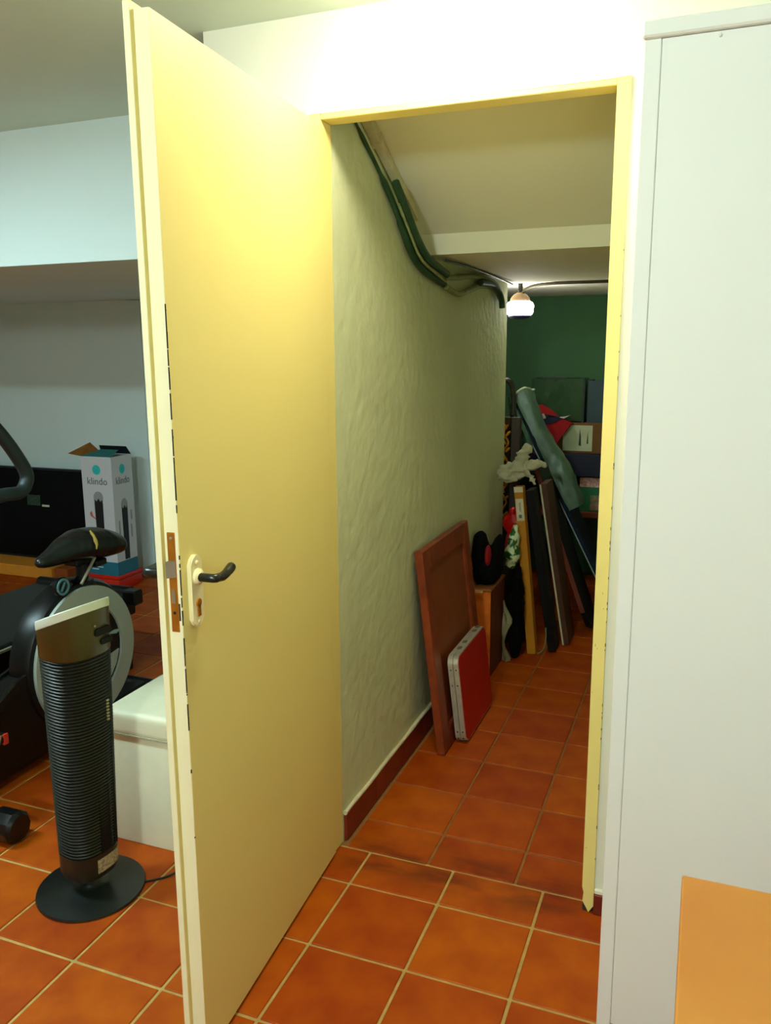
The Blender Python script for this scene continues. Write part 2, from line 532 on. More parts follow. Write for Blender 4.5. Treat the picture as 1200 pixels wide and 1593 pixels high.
ov = tube(NB(), spline([(SP, -0.05, 1.027), (SP, -0.095, 1.027), (SP - .03, -0.098, 1.026), (SP - .11, -0.098, 1.034)], 5), 0.011, 12)
obj('lever', ov, M_LEVER, oplate, 50)
for z in (0.25, 1.0, 1.75):
    obj('hinge', lathe(NB(), [(0.007, z - .045), (0.007, z + .045)], 12, (-0.004, -0.030, 0)), M_CREAM, door)

# ------------------------------------------------------------------ lamps
def dome_lamp(x, y):
    t = thing('ceiling_lamp', 'round white ceiling dome lamp above the open yellow door', 'lamp', (x, y, ZC))
    obj('base', lathe(NB(), [(0.12, 0.0), (0.12, -0.018), (0.115, -0.022)], 32), mat('white_lamp_metal', (235, 235, 225), 0.5), t, 40)
    prof = [(0.108, -0.022)] + [(0.108 * math.cos(a), -0.022 - 0.055 * math.sin(a)) for a in (0.3, 0.6, 0.9, 1.2, 1.45)]
    obj('glass_dome', lathe(NB(), prof, 28), emit('dome_glow', (1.0, 0.90, 0.68), DOME_POWER), t, 60)
dome_lamp(0.36, -0.27)
def panel_lamp(x, y, lx, ly, rgb, p, label):
    t = thing('panel_lamp', label, 'lamp', (x, y, ZC))
    obj('housing', box(-lx / 2 - .02, lx / 2 + .02, -ly / 2 - .02, ly / 2 + .02, -0.03, 0.0, bev=0.004), mat('white_lamp_metal', (235, 235, 225), 0.5), t)
    obj('diffuser', box(-lx / 2, lx / 2, -ly / 2, ly / 2, -0.034, -0.0302), emit('panel_glow', rgb, p), t)
panel_lamp(-1.7, -0.95, 1.1, 0.14, (0.66, 0.95, 1.0), PANEL_POWER, 'long cool white strip lamp on the ceiling left of the door')
def fill_globe(x, y):
    t = thing('fill_globe', 'unseen white fill globe added behind the camera', 'lamp', (x, y, ZC))
    obj('base', lathe(NB(), [(0.05, 0.0), (0.05, -0.02), (0.012, -0.03), (0.012, -0.10)], 24), mat('white_lamp_metal', (235, 235, 225), 0.5), t, 40)
    obj('glass', lathe(NB(), [(0.10 * math.sin(a), -0.19 + 0.10 * math.cos(a)) for a in [0.15 + k * 0.284 for k in range(11)]], 24), emit('fill_glow', (0.84, 1.0, 0.96), FILL_POWER), t, 60)
fill_globe(0.30, -2.5)

# bulkhead lamp in the store
t = thing('bulkhead_lamp', 'small lit white lamp with brown cap under the store ceiling', 'lamp', (0.006, 2.34, 1.775))
obj('stem', lathe(NB(), [(0.012, 0.0), (0.012, -0.06)], 12), M_DARK, t)
obj('cap', lathe(NB(), [(0.016, -0.045), (0.034, -0.055), (0.048, -0.072), (0.052, -0.088)], 28), mat('brown_lamp_cap', (120, 96, 70), 0.6), t, 60)
obj('glass', lathe(NB(), [(0.050, -0.088), (0.064, -0.096), (0.070, -0.110), (0.066, -0.148), (0.058, -0.156)], 28), emit('bulkhead_glow', (1.0, 0.95, 0.9), BULKHEAD_POWER), t, 60)
obj('guard_ring', lathe(NB(), [(0.058, -0.158), (0.060, -0.164), (0.045, -0.174), (0.02, -0.177)], 28), mat('blue_black_ring', (28, 30, 80), 0.4), t, 60)
cb = tube(NB(), spline([(0.018, 2.33, 1.725), (0.04, 2.32, 1.745), (0.09, 2.30, 1.760), (0.2, 2.28, 1.766), (0.4, 2.28, 1.766), (0.7, 2.28, 1.766)], 6), 0.008, 8)
tag(obj('cable', cb, mat('grey_brown_cable', (66, 62, 44), 0.6), None, 60), 'thin brown cable arching from the bulkhead lamp along the ceiling', 'cable')

# ------------------------------------------------------------------ trunking and cables down the store wall
M_TRUNK = mat('painted_trunking', (196, 192, 152), 0.7, var=0.12, scale=30, bump=0.2, bscale=60)
M_CABG = mat('dark_green_cable', (34, 66, 38), 0.5, var=0.3, scale=30)
M_CABP = mat('paint_splashed_cable', (138, 146, 94), 0.7, var=0.25, scale=40)
trk = thing('trunking', 'paint covered flat trunking running down the sloped store ceiling', 'trunking', (0.045, 0.062, 2.13))
def slope_z(yy): return 2.178 - (yy - 0.058) * 0.4965
def seg(y0, y1, w=0.014, h=0.026, x0=0.017):
    bm = NB()
    for yy in ():
        pass
    vs = []
    for yy in (y0, y1):
        z = slope_z(yy) - 0.003
        vs.append([bm.verts.new((x, yy - 0.062, zz - 2.13)) for x, zz in ((x0 - w - .045, z), (x0 + w - .045, z), (x0 + w - .045, z - h), (x0 - w - .045, z - h))])
    for j in range(4):
        bm.faces.new((vs[0][j], vs[0][(j + 1) % 4], vs[1][(j + 1) % 4], vs[1][j]))
    bm.faces.new(vs[0]); bm.faces.new(vs[1])
    return bm
obj('cover', seg(0.062, 0.335), M_TRUNK, trk)
obj('cover', seg(0.337, 0.66, 0.012), M_TRUNK, trk)
obj('coupling', seg(0.325, 0.345, 0.0165, 0.029), M_TRUNK, trk)
runs = [
    ('thick dark green cable nearest the wall, sagging below the trunking, its thin top standing in for shadow', M_CABG, [0.004] * 6 + [0.006] * 6 + [0.010] * 6 + [0.014] * 19,
     [(0.006, .06, 2.118), (0.008, .25, 2.015), (0.012, .40, 1.925), (0.018, .53, 1.825), (0.02, .62, 1.752), (0.02, .746, 1.706), (0.02, .965, 1.676), (0.02, 1.10, 1.662)][:7]),  # thin upper end drawn in place of the trunking's shadow; the rest is cable
    ('dark green cable bundle hugging the stair beam', M_CABG, 0.013,
     [(0.040, .42, 1.925), (0.046, .50, 1.855), (0.05, .58, 1.79), (0.05, .68, 1.742), (0.046, .80, 1.722), (0.042, .94, 1.706)]),
    ('thin pale cable lying over the dark cables', M_CABP, 0.0045,
     [(0.036, .46, 1.87), (0.040, .55, 1.797), (0.042, .65, 1.731), (0.042, .80, 1.700), (0.040, 0.93, 1.682)]),
    ('pale paint splashed cable looping below the beam, upper one', M_CABP, 0.010,
     [(0.02, 0.98, 1.700), (0.018, 1.15, 1.712), (0.018, 1.38, 1.735), (0.018, 1.62, 1.742), (0.016, 1.78, 1.728), (0.012, 1.88, 1.695)]),
    ('pale paint splashed cable looping below the beam, lower one', M_CABP, 0.011,
     [(0.022, 0.99, 1.668), (0.02, 1.15, 1.652), (0.018, 1.30, 1.672), (0.016, 1.5, 1.705), (0.016, 1.7, 1.715), (0.014, 1.80, 1.70), (0.014, 1.87, 1.672)]),
    ('dark green cable end hanging where the wall stops', M_CABG, 0.014,
     [(0.03, 1.45, 1.715), (0.03, 1.62, 1.722), (0.03, 1.70, 1.715), (0.028, 1.80, 1.692), (0.026, 1.85, 1.66), (0.026, 1.86, 1.632)]),
    ('very thin dark cable straight under the beam', M_CABG, 0.005,
     [(0.06, .84, 1.745), (0.06, 1.1, 1.750), (0.055, 1.4, 1.751), (0.045, 1.75, 1.750), (0.04, 2.0, 1.745)]),
]
for lab, mm, r, pts in runs:
    tag(obj('cable', tube(NB(), spline(pts, 6), r, 8), mm, None, 60), lab, 'cable', 'cables along the store wall')
# ------------------------------------------------------------------ leaning wooden panel and red folding case
M_WOOD = mat('reddish_brown_wood', (138, 58, 18), 0.45, scale=14, rgb2=(108, 40, 12), bump=0.05)
M_WOODD = mat('dark_wood_edge', (70, 24, 10), 0.5, var=0.2)
M_WOODP = mat('brown_panel_wood', (128, 62, 22), 0.5, var=0.12, scale=16)
def lean(top_dx, h):            # angle about Y that moves the top by top_dx over height h
    return math.atan2(top_dx, h)
# local frame of a leaning thing: x thickness (towards the room), y along the wall, z up the board
t = thing('framed_board', 'reddish brown framed wooden panel leaning on the plaster wall', 'panel', (0.100, 0.668, 0.0), (0, -0.118, 0))
PW, PH, ST, TH = 0.59, 0.755, 0.075, 0.030
obj('panel', box(0.008, 0.018, ST - .01, PW - ST + .01, ST - .01, PH - ST + .01), M_WOODP, t)
for a in ((0, ST), (PW - ST, PW)):
    obj('stile', box(0, TH, a[0], a[1], 0, PH, bev=0.003), M_WOOD, t)
for a in ((0, ST), (PH - ST, PH)):
    obj('rail', box(0.0005, TH - .0005, ST, PW - ST, a[0], a[1], bev=0.003), M_WOOD, t)
mo = NB()
tube(mo, [(0.022, ST, ST), (0.022, ST, PH - ST)], 0.007, 6); tube(mo, [(0.022, PW - ST, ST), (0.022, PW - ST, PH - ST)], 0.007, 6)
tube(mo, [(0.022, ST, ST), (0.022, PW - ST, ST)], 0.007, 6); tube(mo, [(0.022, ST, PH - ST), (0.022, PW - ST, PH - ST)], 0.007, 6)
obj('moulding', mo, M_WOOD, t, 40)

M_RED = mat('red_laminate', (176, 8, 6), 0.4, var=0.06, scale=6)
M_ALU = mat('brushed_aluminium', (190, 186, 166), 0.42, var=0.1, scale=50, metal=0.55)
t = thing('folding_case', 'flat red folding case with aluminium edges leaning on the framed wooden panel', 'case', (0.141, 0.775, 0.004), (0, -0.118, 0))
CW, CH, CT = 0.40, 0.335, 0.040
obj('panel', prism(NB(), [(u, v) for u, v in rrect(0.006, CW - .006, 0.006, CH - .006, 0.03)], 'x', CT - .012, CT + .0015), M_RED, t)
obj('panel', prism(NB(), [(u, v) for u, v in rrect(0.006, CW - .006, 0.006, CH - .006, 0.03)], 'x', -.0015, .012), M_RED, t)
for a, b in ((0.0, CT / 2 - .001), (CT / 2 + .001, CT)):
    bm = NB()
    out = rrect(0, CW, 0, CH, 0.034); inn = rrect(0.005, CW - .005, 0.005, CH - .005, 0.03)
    vo = [[bm.verts.new((d, u, v)) for u, v in out] for d in (a, b)]
    vi = [[bm.verts.new((d, u, v)) for u, v in inn] for d in (a, b)]
    n = len(out)
    for i in range(n):
        j = (i + 1) % n
        bm.faces.new((vo[0][i], vo[0][j], vo[1][j], vo[1][i]))
        bm.faces.new((vi[0][i], vi[0][j], vi[1][j], vi[1][i]))
        for q in (0, 1): bm.faces.new((vo[q][i], vo[q][j], vi[q][j], vi[q][i]))
    obj('edge_profile', bm, M_ALU, t, 40)
M_RIV = mat('dark_rivet', (40, 38, 32), 0.5)
for z in (0.285, 0.225, 0.045, 0.02):
    for d in (0.010, 0.030):
        obj('rivet', lathe(NB(), [(0.003, 0.0), (0.0025, -0.0015)], 10, (d, 0.0, z), 'y'), M_RIV, t)
for yv in (0.09, 0.16, 0.30, 0.35):
    obj('clasp', box(0.012, 0.028, yv, yv + 0.025, CH - .001, CH + .003, bev=.001), mat('tarnished_clasp', (120, 110, 70), 0.5, metal=0.5), t)
for yv in (0.03, 0.34):
    obj('rubber_foot', box(0.006, 0.034, yv, yv + 0.02, -0.004, 0.001), M_RIV, t)

# ------------------------------------------------------------------ narrow wooden box with black bag
M_OCH = mat('ochre_wood', (216, 112, 18), 0.55, scale=20, rgb2=(196, 96, 14))
t = thing('wooden_box', 'narrow upright orange wooden box standing behind the framed wooden panel', 'box', (0.016, 1.435, 0.0))
obj('body', box(0.0, 0.086, 0.004, 0.265, 0.0, 0.40, bev=0.002), mat('red_brown_side', (96, 40, 20), 0.6, var=0.1), t)
obj('front_board', box(0.001, 0.085, -0.003, 0.004, 0.0, 0.398), M_OCH, t)
obj('lid', box(-0.002, 0.088, -0.003, 0.268, 0.40, 0.412, bev=0.002), mat('tan_board', (150, 90, 40), 0.7), t)
obj('torn_flap', box(0.02, 0.06, -0.006, 0.004, 0.408, 0.418), mat('pale_tan', (196, 160, 96), 0.8), t, rot=(0.1, 0, 0))
M_BAG = mat('black_soft_cloth', (6, 6, 6), 0.9, spec=0.1, var=0.3, scale=30, bump=0.2)
bm = NB()
ell(bm, (0.030, 1.50, 0.47), (0.026, 0.055, 0.055))
ell(bm, (0.036, 1.50, 0.55), (0.040, 0.06, 0.105))
ell(bm, (0.034, 1.505, 0.60), (0.034, 0.045, 0.058))
ell(bm, (0.066, 1.51, 0.48), (0.064, 0.07, 0.07))
ell(bm, (0.104, 1.53, 0.53), (0.030, 0.06, 0.10))
ell(bm, (0.112, 1.54, 0.59), (0.018, 0.045, 0.05))
def flatb(v):
    if v.co.z < 0.413: v.co.z = 0.413
    if v.co.x < 0.003: v.co.x = 0.003
bb = thing('bag', 'black soft bag with a red lining standing on the narrow wooden box', 'bag', (0.07, 1.52, 0.412))
def shift(bm, d):
    bmesh.ops.translate(bm, vec=Vector(d), verts=bm.verts); return bm
obj('body', shift(fuse(bm, 0.006, 0.003, 28, 2, squash=flatb), (-0.07, -1.52, -0.412)), M_BAG, bb, 80)
bm = ell(NB(), (0.078, 1.465, 0.555), (0.014, 0.03, 0.05))
obj('lining', shift(fuse(bm, 0.005, 0.002, 60, 1), (-0.07, -1.52, -0.412)), mat('dark_red_cloth', (140, 8, 16), 0.8), bb, 80)

# ------------------------------------------------------------------ stuff between the box and the boards
def soft(name, label, cat, parts, m, voxel=0.006, disp=0.004, freq=30, ridge=False, zmin=None, xmin=None):
    bm = NB()
    for c, r, rot in parts:
        ell(bm, c, r, Matrix.Rotation(rot, 3, 'Y') if rot else None)
    def sq(v):
        if zmin is not None and v.co.z < zmin: v.co.z = zmin
        if xmin is not None and v.co.x < xmin: v.co.x = xmin
    bm = fuse(bm, voxel, disp, freq, 2, ridge, sq)
    c = Vector(parts[0][0]); zz = min(v.co.z for v in bm.verts)
    base = Vector((c.x, c.y, zz))
    shift(bm, -base)
    return tag(obj(name, bm, m, None, 80, loc=base), label, cat)

soft('garment', 'black crumpled garment heaped between wooden box and cardboard carton', 'garment',
     [((0.155, 1.72, 0.10), (0.034, 0.042, 0.11), 0), ((0.160, 1.72, 0.24), (0.034, 0.042, 0.12), 0), ((0.160, 1.725, 0.35), (0.028, 0.04, 0.08), -.1), ((0.160, 1.73, 0.41), (0.018, 0.03, 0.04), 0)],
     M_BAG, disp=0.006, freq=26, zmin=0.002)
edge = [(0.30, 0.114), (0.27, 0.124), (0.24, 0.140), (0.215, 0.152), (0.19, 0.150), (0.16, 0.134), (0.13, 0.124), (0.10, 0.119), (0.075, 0.124), (0.05, 0.138), (0.025, 0.150), (0.004, 0.146)]
bm = NB(); rows = []
for z, xr in edge:
    rows.append([bm.verts.new((0.107 + (xr - 0.107) * k / 6, 1.652 + 0.010 * math.sin(k * 1.5 + z * 30) + 0.012 * noise.noise(Vector((k * .4, z * 14, 2))), z)) for k in range(7)])
for a, b in zip(rows, rows[1:]):
    for k in range(6):
        bm.faces.new((a[k], a[k + 1], b[k + 1], b[k]))
bmesh.ops.solidify(bm, geom=bm.faces[:], thickness=0.004)
shift(bm, (-0.125, -1.652, 0))
tag(obj('white_cloth', bm, mat('greenish_white_cloth', (196, 194, 150), 0.9, bump=0.2), None, 60, loc=(0.125, 1.652, 0)), 'crumpled white cloth hanging beside the black garment, by the wooden box', 'cloth')
M_FLOR = mat('white_green_floral', (208, 226, 178), 0.5, scale=26, rgb2=(24, 84, 18), detail=2)
for _n in M_FLOR.node_tree.nodes:
    if _n.type == 'VALTORGB':
        _n.color_ramp.elements[0].position = 0.47; _n.color_ramp.elements[1].position = 0.53
def pointed(v):
    if v.co.z > 0.50:
        k = max(0.25, 1 - (v.co.z - 0.50) * 7.0)
        v.co.x = 0.136 + (v.co.x - 0.136) * k
soft('shopping_bag', 'pointed white and green patterned plastic bag above the black garment', 'bag',
     [((0.128, 1.735, 0.51), (0.036, 0.042, 0.06), 0), ((0.122, 1.74, 0.455), (0.022, 0.035, 0.022), 0), ((0.132, 1.74, 0.57), (0.026, 0.032, 0.05), .1), ((0.136, 1.74, 0.61), (0.014, 0.02, 0.035), .1)],
     M_FLOR, disp=0.006, freq=45, ridge=True)
M_REDC = mat('glossy_red_plastic', (190, 8, 10), 0.35, var=0.15)
soft('bundle', 'shiny red rounded bundle behind the patterned plastic bag', 'bundle',
     [((0.085, 1.97, 0.60), (0.058, 0.04, 0.06), 0), ((0.095, 1.97, 0.52), (0.05, 0.04, 0.09), 0), ((0.085, 1.98, 0.48), (0.05, 0.04, 0.09), 0), ((0.075, 1.97, 0.66), (0.02, 0.03, 0.025), 0)],
     M_REDC, disp=0.004, freq=22, xmin=0.004, zmin=0.392)
t = thing('crate', 'dark crate behind the garment holding up the red bundle', 'crate', (0.10, 1.985, 0.0))
obj('body', box(-0.085, 0.045, -0.05, 0.075, 0.0, 0.39, bev=0.004), mat('dark_crate', (34, 30, 22), 0.8), t)
for z in (0.08, 0.2, 0.32):
    obj('slat', box(-0.087, 0.048, -0.056, -0.05, z, z + 0.06), mat('dark_crate_slat', (46, 38, 26), 0.8), t)

# ------------------------------------------------------------------ boards leaning in the store
M_CARD = mat('yellow_brown_cardboard', (186, 124, 18), 0.75, var=0.06, scale=8)
M_CARDD = mat('shaded_cardboard', (60, 44, 20), 0.8, var=0.15)
# flat long carton
th = math.atan2(0.113 - 0.197, 0.81)
t = thing('carton', 'long flat yellowish cardboard carton standing on end against the boards', 'carton', (0.199, 1.79, 0.0), (0, th, 0))
obj('body', box(0, 0.042, 0.0, 0.055, 0.0, 0.815, bev=0.002), M_CARD, t)
obj('label', box(0.003, 0.039, -0.0012, 0.0, 0.655, 0.76), mat('white_paper_label', (208, 204, 170), 0.7), t)
obj('barcode', bx(bx(bx(NB(), 0.019, 0.022, -0.002, -0.001, 0.70, 0.74), 0.025, 0.027, -0.002, -0.001, 0.695, 0.745), 0.014, 0.028, -0.002, -0.001, 0.668, 0.684), mat('grey_print', (110, 108, 90), 0.8), t)
obj('tape', box(0.0, 0.042, -0.0014, 0.0, 0.79, 0.8165), mat('pale_tape', (214, 206, 168), 0.4), t)

def board(name, label, cat, bottom, top, thick, depth, m, edge=None, edge_part='edge_strip', round_r=0.0):
    """a board leaning left: bottom=(x,y), top=(x,z) of its left face"""
    L = math.hypot(top[0] - bottom[0], top[1])
    th = math.atan2(top[0] - bottom[0], top[1])
    t = thing(name, label, cat, (bottom[0], bottom[1], 0.0), (0, th, 0))
    if round_r:
        poly = [(0.0, L), (depth, L), (depth, round_r), (depth - round_r * .3, round_r * .3), (depth - round_r, 0.0), (round_r, 0.0), (round_r * .3, round_r * .3), (0.0, round_r)]
        obj('panel', prism(NB(), poly, 'x', 0.0, thick), m, t)
    else:
        obj('panel', box(0, thick, 0.0, depth, 0.0, L, bev=0.0015), m, t)
    if edge:
        x0, x1, em = edge
        obj(edge_part, box(x0, x1, -0.0025, 0.0, round_r, L), em, t)
    return t, L
M_BLK = mat('black_board', (6, 6, 5), 0.6, spec=0.2, var=0.2)
board('board', 'black board leaning just right of the cardboard carton', 'board', (0.290, 1.85), (0.158, 0.785), 0.036, 0.115, M_BLK)
board('board', 'brown wooden board with a thin white front edge, leaning among the boards', 'board', (0.338, 1.975), (0.200, 0.80), 0.034, 0.17, mat('dull_brown_board', (74, 42, 14), 0.55, var=0.12),
      (0.0, 0.008, mat('white_edging', (206, 196, 160), 0.6)))
board('tabletop', 'dark tabletop with reddish brown rim and rounded lower corner, leaning right of the brown board', 'tabletop', (0.435, 2.16), (0.136, 0.84), 0.026, 0.24, mat('black_green_laminate', (9, 12, 9), 0.5, spec=0.2, var=0.2),
      (0.002, 0.024, mat('red_brown_rim', (112, 46, 22), 0.5)), round_r=0.12)
tb, LB = board('panel_board', 'big blue grey panel with a pale front edge, upper end inside a plastic sleeve', 'panel', (0.555, 2.42), (-0.04, 1.16), 0.026, 0.26, mat('dark_blue_panel', (14, 34, 50), 0.45, spec=0.2, var=0.2),
      (0.0, 0.006, mat('pale_blue_edge', (150, 178, 176), 0.5)))
# long puffy plastic sleeve lying on the panel
ang = math.atan2(-0.04 - 0.555, 1.16)
t = thing('plastic_sleeve', 'long cloudy greenish plastic sleeve lying along the leaning blue grey panel', 'sleeve', (0.555, 2.42, 0.0), (0, ang, 0))
bm = NB()
NX, NZ, NS = 10, 44, 40
def sl_pt(s_, f):
    z = 0.655 + f * (LB + 0.035 - 0.655)
    x0, x1 = 0.0275, 0.088 + 0.012 * math.sin(f * 7)
    if f > 0.66: x0 -= 0.0
    y0, y1 = -0.012, 0.20
    per = [(x0, y0), (x1, y0 + .012), (x1 + .01, y0 + .09), (x1, y1), (x0, y1)]
    k = s_ * len(per); i = int(k) % len(per); u = k - int(k)
    a, b = per[i], per[(i + 1) % len(per)]
    x = a[0] + (b[0] - a[0]) * u; yv = a[1] + (b[1] - a[1]) * u
    w = noise.noise(Vector((x * 24, yv * 9, z * 9))) * 0.010 + noise.noise(Vector((x * 40, yv * 22, z * 24))) * 0.006
    return Vector((max(0.0272, x + w), yv + w * .6, z + 0.012 * math.sin(s_ * 9) * (f > .97)))
grid = [[bm.verts.new(sl_pt(i / NS, j / NZ)) for i in range(NS)] for j in range(NZ + 1)]
for j in range(NZ):
    for i in range(NS):
        bm.faces.new((grid[j][i], grid[j][(i + 1) % NS], grid[j + 1][(i + 1) % NS], grid[j + 1][i]))
bm.faces.new(grid[-1]); bm.faces.new(grid[0])
M_PLAS = mat('cloudy_green_plastic', (82, 116, 94), 0.36, var=0.3, scale=14, spec=0.6, trans=0.15)
obj('film', bm, M_PLAS, t, 70)
rim = [sl_pt(i / 24, 1.0) for i in range(25)]
obj('folded_rim', tube(NB(), rim, 0.006, 6), mat('pale_plastic_rim', (190, 204, 180), 0.4), t, 60)
# loose skirt of film hanging from the top end on the wall side of the panel
bm = NB()
inv = Matrix.Rotation(ang, 3, 'Y').transposed()
cols = []
for i in range(17):
    u = i / 16
    col = []
    for j in range(13):
        v = j / 12
        z = 1.195 - v * (0.30 + 0.05 * math.sin(u * 5))
        xe = 0.555 - 0.513 * z - 0.014
        x = (-0.06 + 0.05 * v) * (1 - u) + (xe + 0.03) * u
        yv = 2.392 + 0.012 * math.sin(u * 13 + v * 2) + 0.014 * noise.noise(Vector((u * 4, v * 4, 1)))
        col.append(bm.verts.new(inv @ (Vector((x, yv, z)) - Vector((0.555, 2.42, 0)))))
    cols.append(col)
for i in range(16):
    for j in range(12):
        bm.faces.new((cols[i][j], cols[i + 1][j], cols[i + 1][j + 1], cols[i][j + 1]))
bmesh.ops.solidify(bm, geom=bm.faces[:], thickness=0.002)
obj('loose_film', bm, mat('dark_cloudy_plastic', (96, 140, 116), 0.32, var=0.3, scale=16, spec=0.6, trans=0.05), t, 70)
obj('tag', box(-0.036, -0.034, -0.035, 0.0, 0.69, 0.77), mat('pale_green_tag', (150, 178, 160), 0.6), t)
tag(obj('cord', tube(NB(), spline([(0.244, 1.80, 0.006), (0.262, 1.81, 0.012), (0.276, 1.82, 0.04), (0.281, 1.825, 0.085), (0.278, 1.83, 0.13)], 6), 0.0035, 6), mat('pale_green_cord', (120, 130, 84), 0.6), None, 60), 'thin pale cord curling at the foot of the cardboard carton', 'cord')

# crumpled white cloth on top of the boards
bm = NB()
for c, r, a in (((0.058, 1.855, 0.868), (0.036, 0.030, 0.036), 0.5), ((0.075, 1.85, 0.842), (0.045, 0.026, 0.018), 0.1), ((0.115, 1.86, 0.885), (0.060, 0.032, 0.040), 0.4),
                ((0.135, 1.87, 0.945), (0.034, 0.028, 0.040), 0.2), ((0.155, 1.875, 0.985), (0.026, 0.024, 0.030), 0.0), ((0.185, 1.87, 0.905), (0.050, 0.026, 0.026), -0.2),
                ((0.232, 1.875, 0.915), (0.024, 0.020, 0.018), 0.4), ((0.178, 1.835, 0.862), (0.032, 0.012, 0.013), 0.9), ((0.198, 1.83, 0.836), (0.016, 0.010, 0.010), 0.8)):
    ell(bm, c, r, Matrix.Rotation(a, 3, 'Y'))
bm = fuse(bm, 0.003, 0.0, 30, 2)
for v in bm.verts:
    q = v.co
    ph = 78 * (q.z * 0.75 - q.x * 0.55 + q.y * 0.4) + 5 * noise.noise(q * 16)
    v.co = q + v.normal * (0.0055 * (1 - 2.0 * abs(math.sin(ph))) + 0.008 * noise.noise(q * 24))
zz = min(v.co.z for v in bm.verts)
shift(bm, (-0.13, -1.86, -zz))
tag(obj('rag', bm, mat('dull_white_cotton', (190, 188, 152), 0.9, bump=0.15), None, 80, loc=(0.13, 1.86, zz)), 'crumpled whitish rag draped over the tops of the leaning boards', 'rag')

# tall ornate frame behind the wall corner
t = thing('picture_frame', 'tall dark picture frame with gilded scroll ornament behind the wall corner', 'picture frame', (-0.118, 2.24, 0.0), (-0.04, 0, 0))
FW, FH = 0.155, 1.10
M_FRD = mat('dark_brown_frame', (48, 32, 14), 0.5, var=0.2)
M_GOLD = mat('old_gilding', (222, 150, 30), 0.45, var=0.25, scale=60, metal=0.35, bump=0.3, bscale=120)
obj('frame_side', box(FW - 0.052, FW, 0, 0.03, 0, FH, bev=0.004), M_FRD, t)
obj('frame_side', box(-FW, -FW + 0.052, 0, 0.03, 0, FH, bev=0.004), M_FRD, t)
obj('frame_rail', box(-FW + .052, FW - .052, 0.001, 0.03, FH - .05, FH, bev=0.004), M_FRD, t)
obj('frame_rail', box(-FW + .052, FW - .052, 0.001, 0.03, 0, 0.05, bev=0.004), M_FRD, t)
obj('canvas', box(-FW + .052, FW - .052, 0.012, 0.02, 0.05, FH - .05), mat('dark_canvas', (36, 40, 26), 0.7, var=0.4, scale=9), t)
vine = [(0.080 + 0.013 * math.sin(k * 0.75), -0.003, 0.52 + k * 0.0125) for k in range(44)]
obj('vine', tube(NB(), vine, 0.006, 6), M_GOLD, t, 60)
for k in range(13):
    sd = 1 if k % 2 else -1
    bm = ell(NB(), (0.080 + 0.010 * sd, -0.004, 0.545 + k * 0.0425), (0.008, 0.005, 0.019), Matrix.Rotation(0.7 * sd, 3, 'Y'), 2)
    obj('leaf', bm, M_GOLD, t, 60)
# umbrella standing in the corner
t = thing('umbrella', 'black umbrella with curved shiny handle standing beside the plastic sleeve', 'umbrella', (-0.02, 2.352, 0.0))
obj('canopy', lathe(NB(), [(0.006, 0.04), (0.016, 0.12), (0.028, 0.6), (0.034, 0.95), (0.022, 1.03), (0.01, 1.05)], 12), M_BAG, t, 60)
obj('shaft', tube(NB(), [(0, 0, 0), (0, 0, 1.12)], 0.005, 8), M_STEEL, t)
obj('handle', tube(NB(), spline([(0, 0, 1.08), (0, 0, 1.20), (-0.015, -0.005, 1.27), (-0.045, -0.01, 1.285), (-0.07, -0.01, 1.25)], 6), 0.016, 10), mat('glossy_black', (10, 12, 12), 0.15, spec=0.7), t, 60)

# ------------------------------------------------------------------ shelving at the far wall
t = thing('shelf_unit', 'dark navy shelf unit against the far store wall', 'shelf', (0.2, 3.03, 0.0))
M_NAVY = mat('dark_navy_shelf', (20, 26, 46), 0.6, var=0.15)
obj('shelf_board', box(-0.45, 0.5, 0.0, 0.36, 0.69, 0.825, bev=0.004), M_NAVY, t)
obj('shelf_board', box(-0.45, 0.5, 0.0, 0.36, 0.44, 0.475, bev=0.003), mat('red_brown_shelf', (116, 52, 24), 0.6), t)
for x in (-0.43, 0.47):
    for yv in (0.02, 0.32):
        obj('post', box(x - .015, x + .015, yv - .015, yv + .015, 0.0, 0.69), M_NAVY, t)
t = thing('cardboard_box', 'low cardboard box with a white printed label on the navy shelf', 'box', (0.26, 3.08, 0.825))
obj('body', box(-0.2, 0.2, 0.0, 0.28, 0.0, 0.185, bev=0.003), mat('brown_cardboard', (110, 76, 36), 0.8), t)
obj('label', box(-0.13, 0.045, -0.0015, 0.0, 0.015, 0.17), mat('greenish_white_label', (186, 196, 160), 0.7), t)
pr = NB()
prism(pr, [(-0.035, 0.05), (-0.02, 0.045), (-0.022, 0.10), (-0.03, 0.15)], 'y', -0.003, -0.001)
prism(pr, [(0.012, 0.06), (0.022, 0.06), (0.018, 0.135)], 'y', -0.003, -0.001)
obj('print', pr, mat('dark_print', (52, 66, 52), 0.8), t)
# fabric
t = thing('flag', 'folded red cloth with white and navy bands on the navy shelf', 'cloth', (0.03, 3.0, 0.825))
M_REDF = mat('red_fabric', (150, 10, 14), 0.85, var=0.12, scale=20, bump=0.1)
def fold(poly, d, m, nm):
    bm = prism(NB(), poly, 'y', -d, d)
    bmesh.ops.subdivide_edges(bm, edges=bm.edges, cuts=3, use_grid_fill=True)
    for v in bm.verts:
        v.co.y += 0.012 * noise.noise(v.co * 18)
    return obj(nm, bm, m, t, 60)
fold([(-0.05, 0.0), (0.03, 0.0), (0.165, 0.19), (0.11, 0.215), (0.0, 0.19), (-0.05, 0.16)], 0.03, M_REDF, 'lower_fold')
fold([(-0.045, 0.165), (0.03, 0.18), (0.11, 0.215), (0.08, 0.228), (0.02, 0.225), (-0.045, 0.20)], 0.034, mat('navy_fabric', (16, 22, 50), 0.8), 'navy_band')
fold([(-0.045, 0.20), (0.015, 0.218), (0.0, 0.245), (-0.045, 0.235)], 0.036, mat('white_fabric', (206, 200, 186), 0.8), 'white_band')
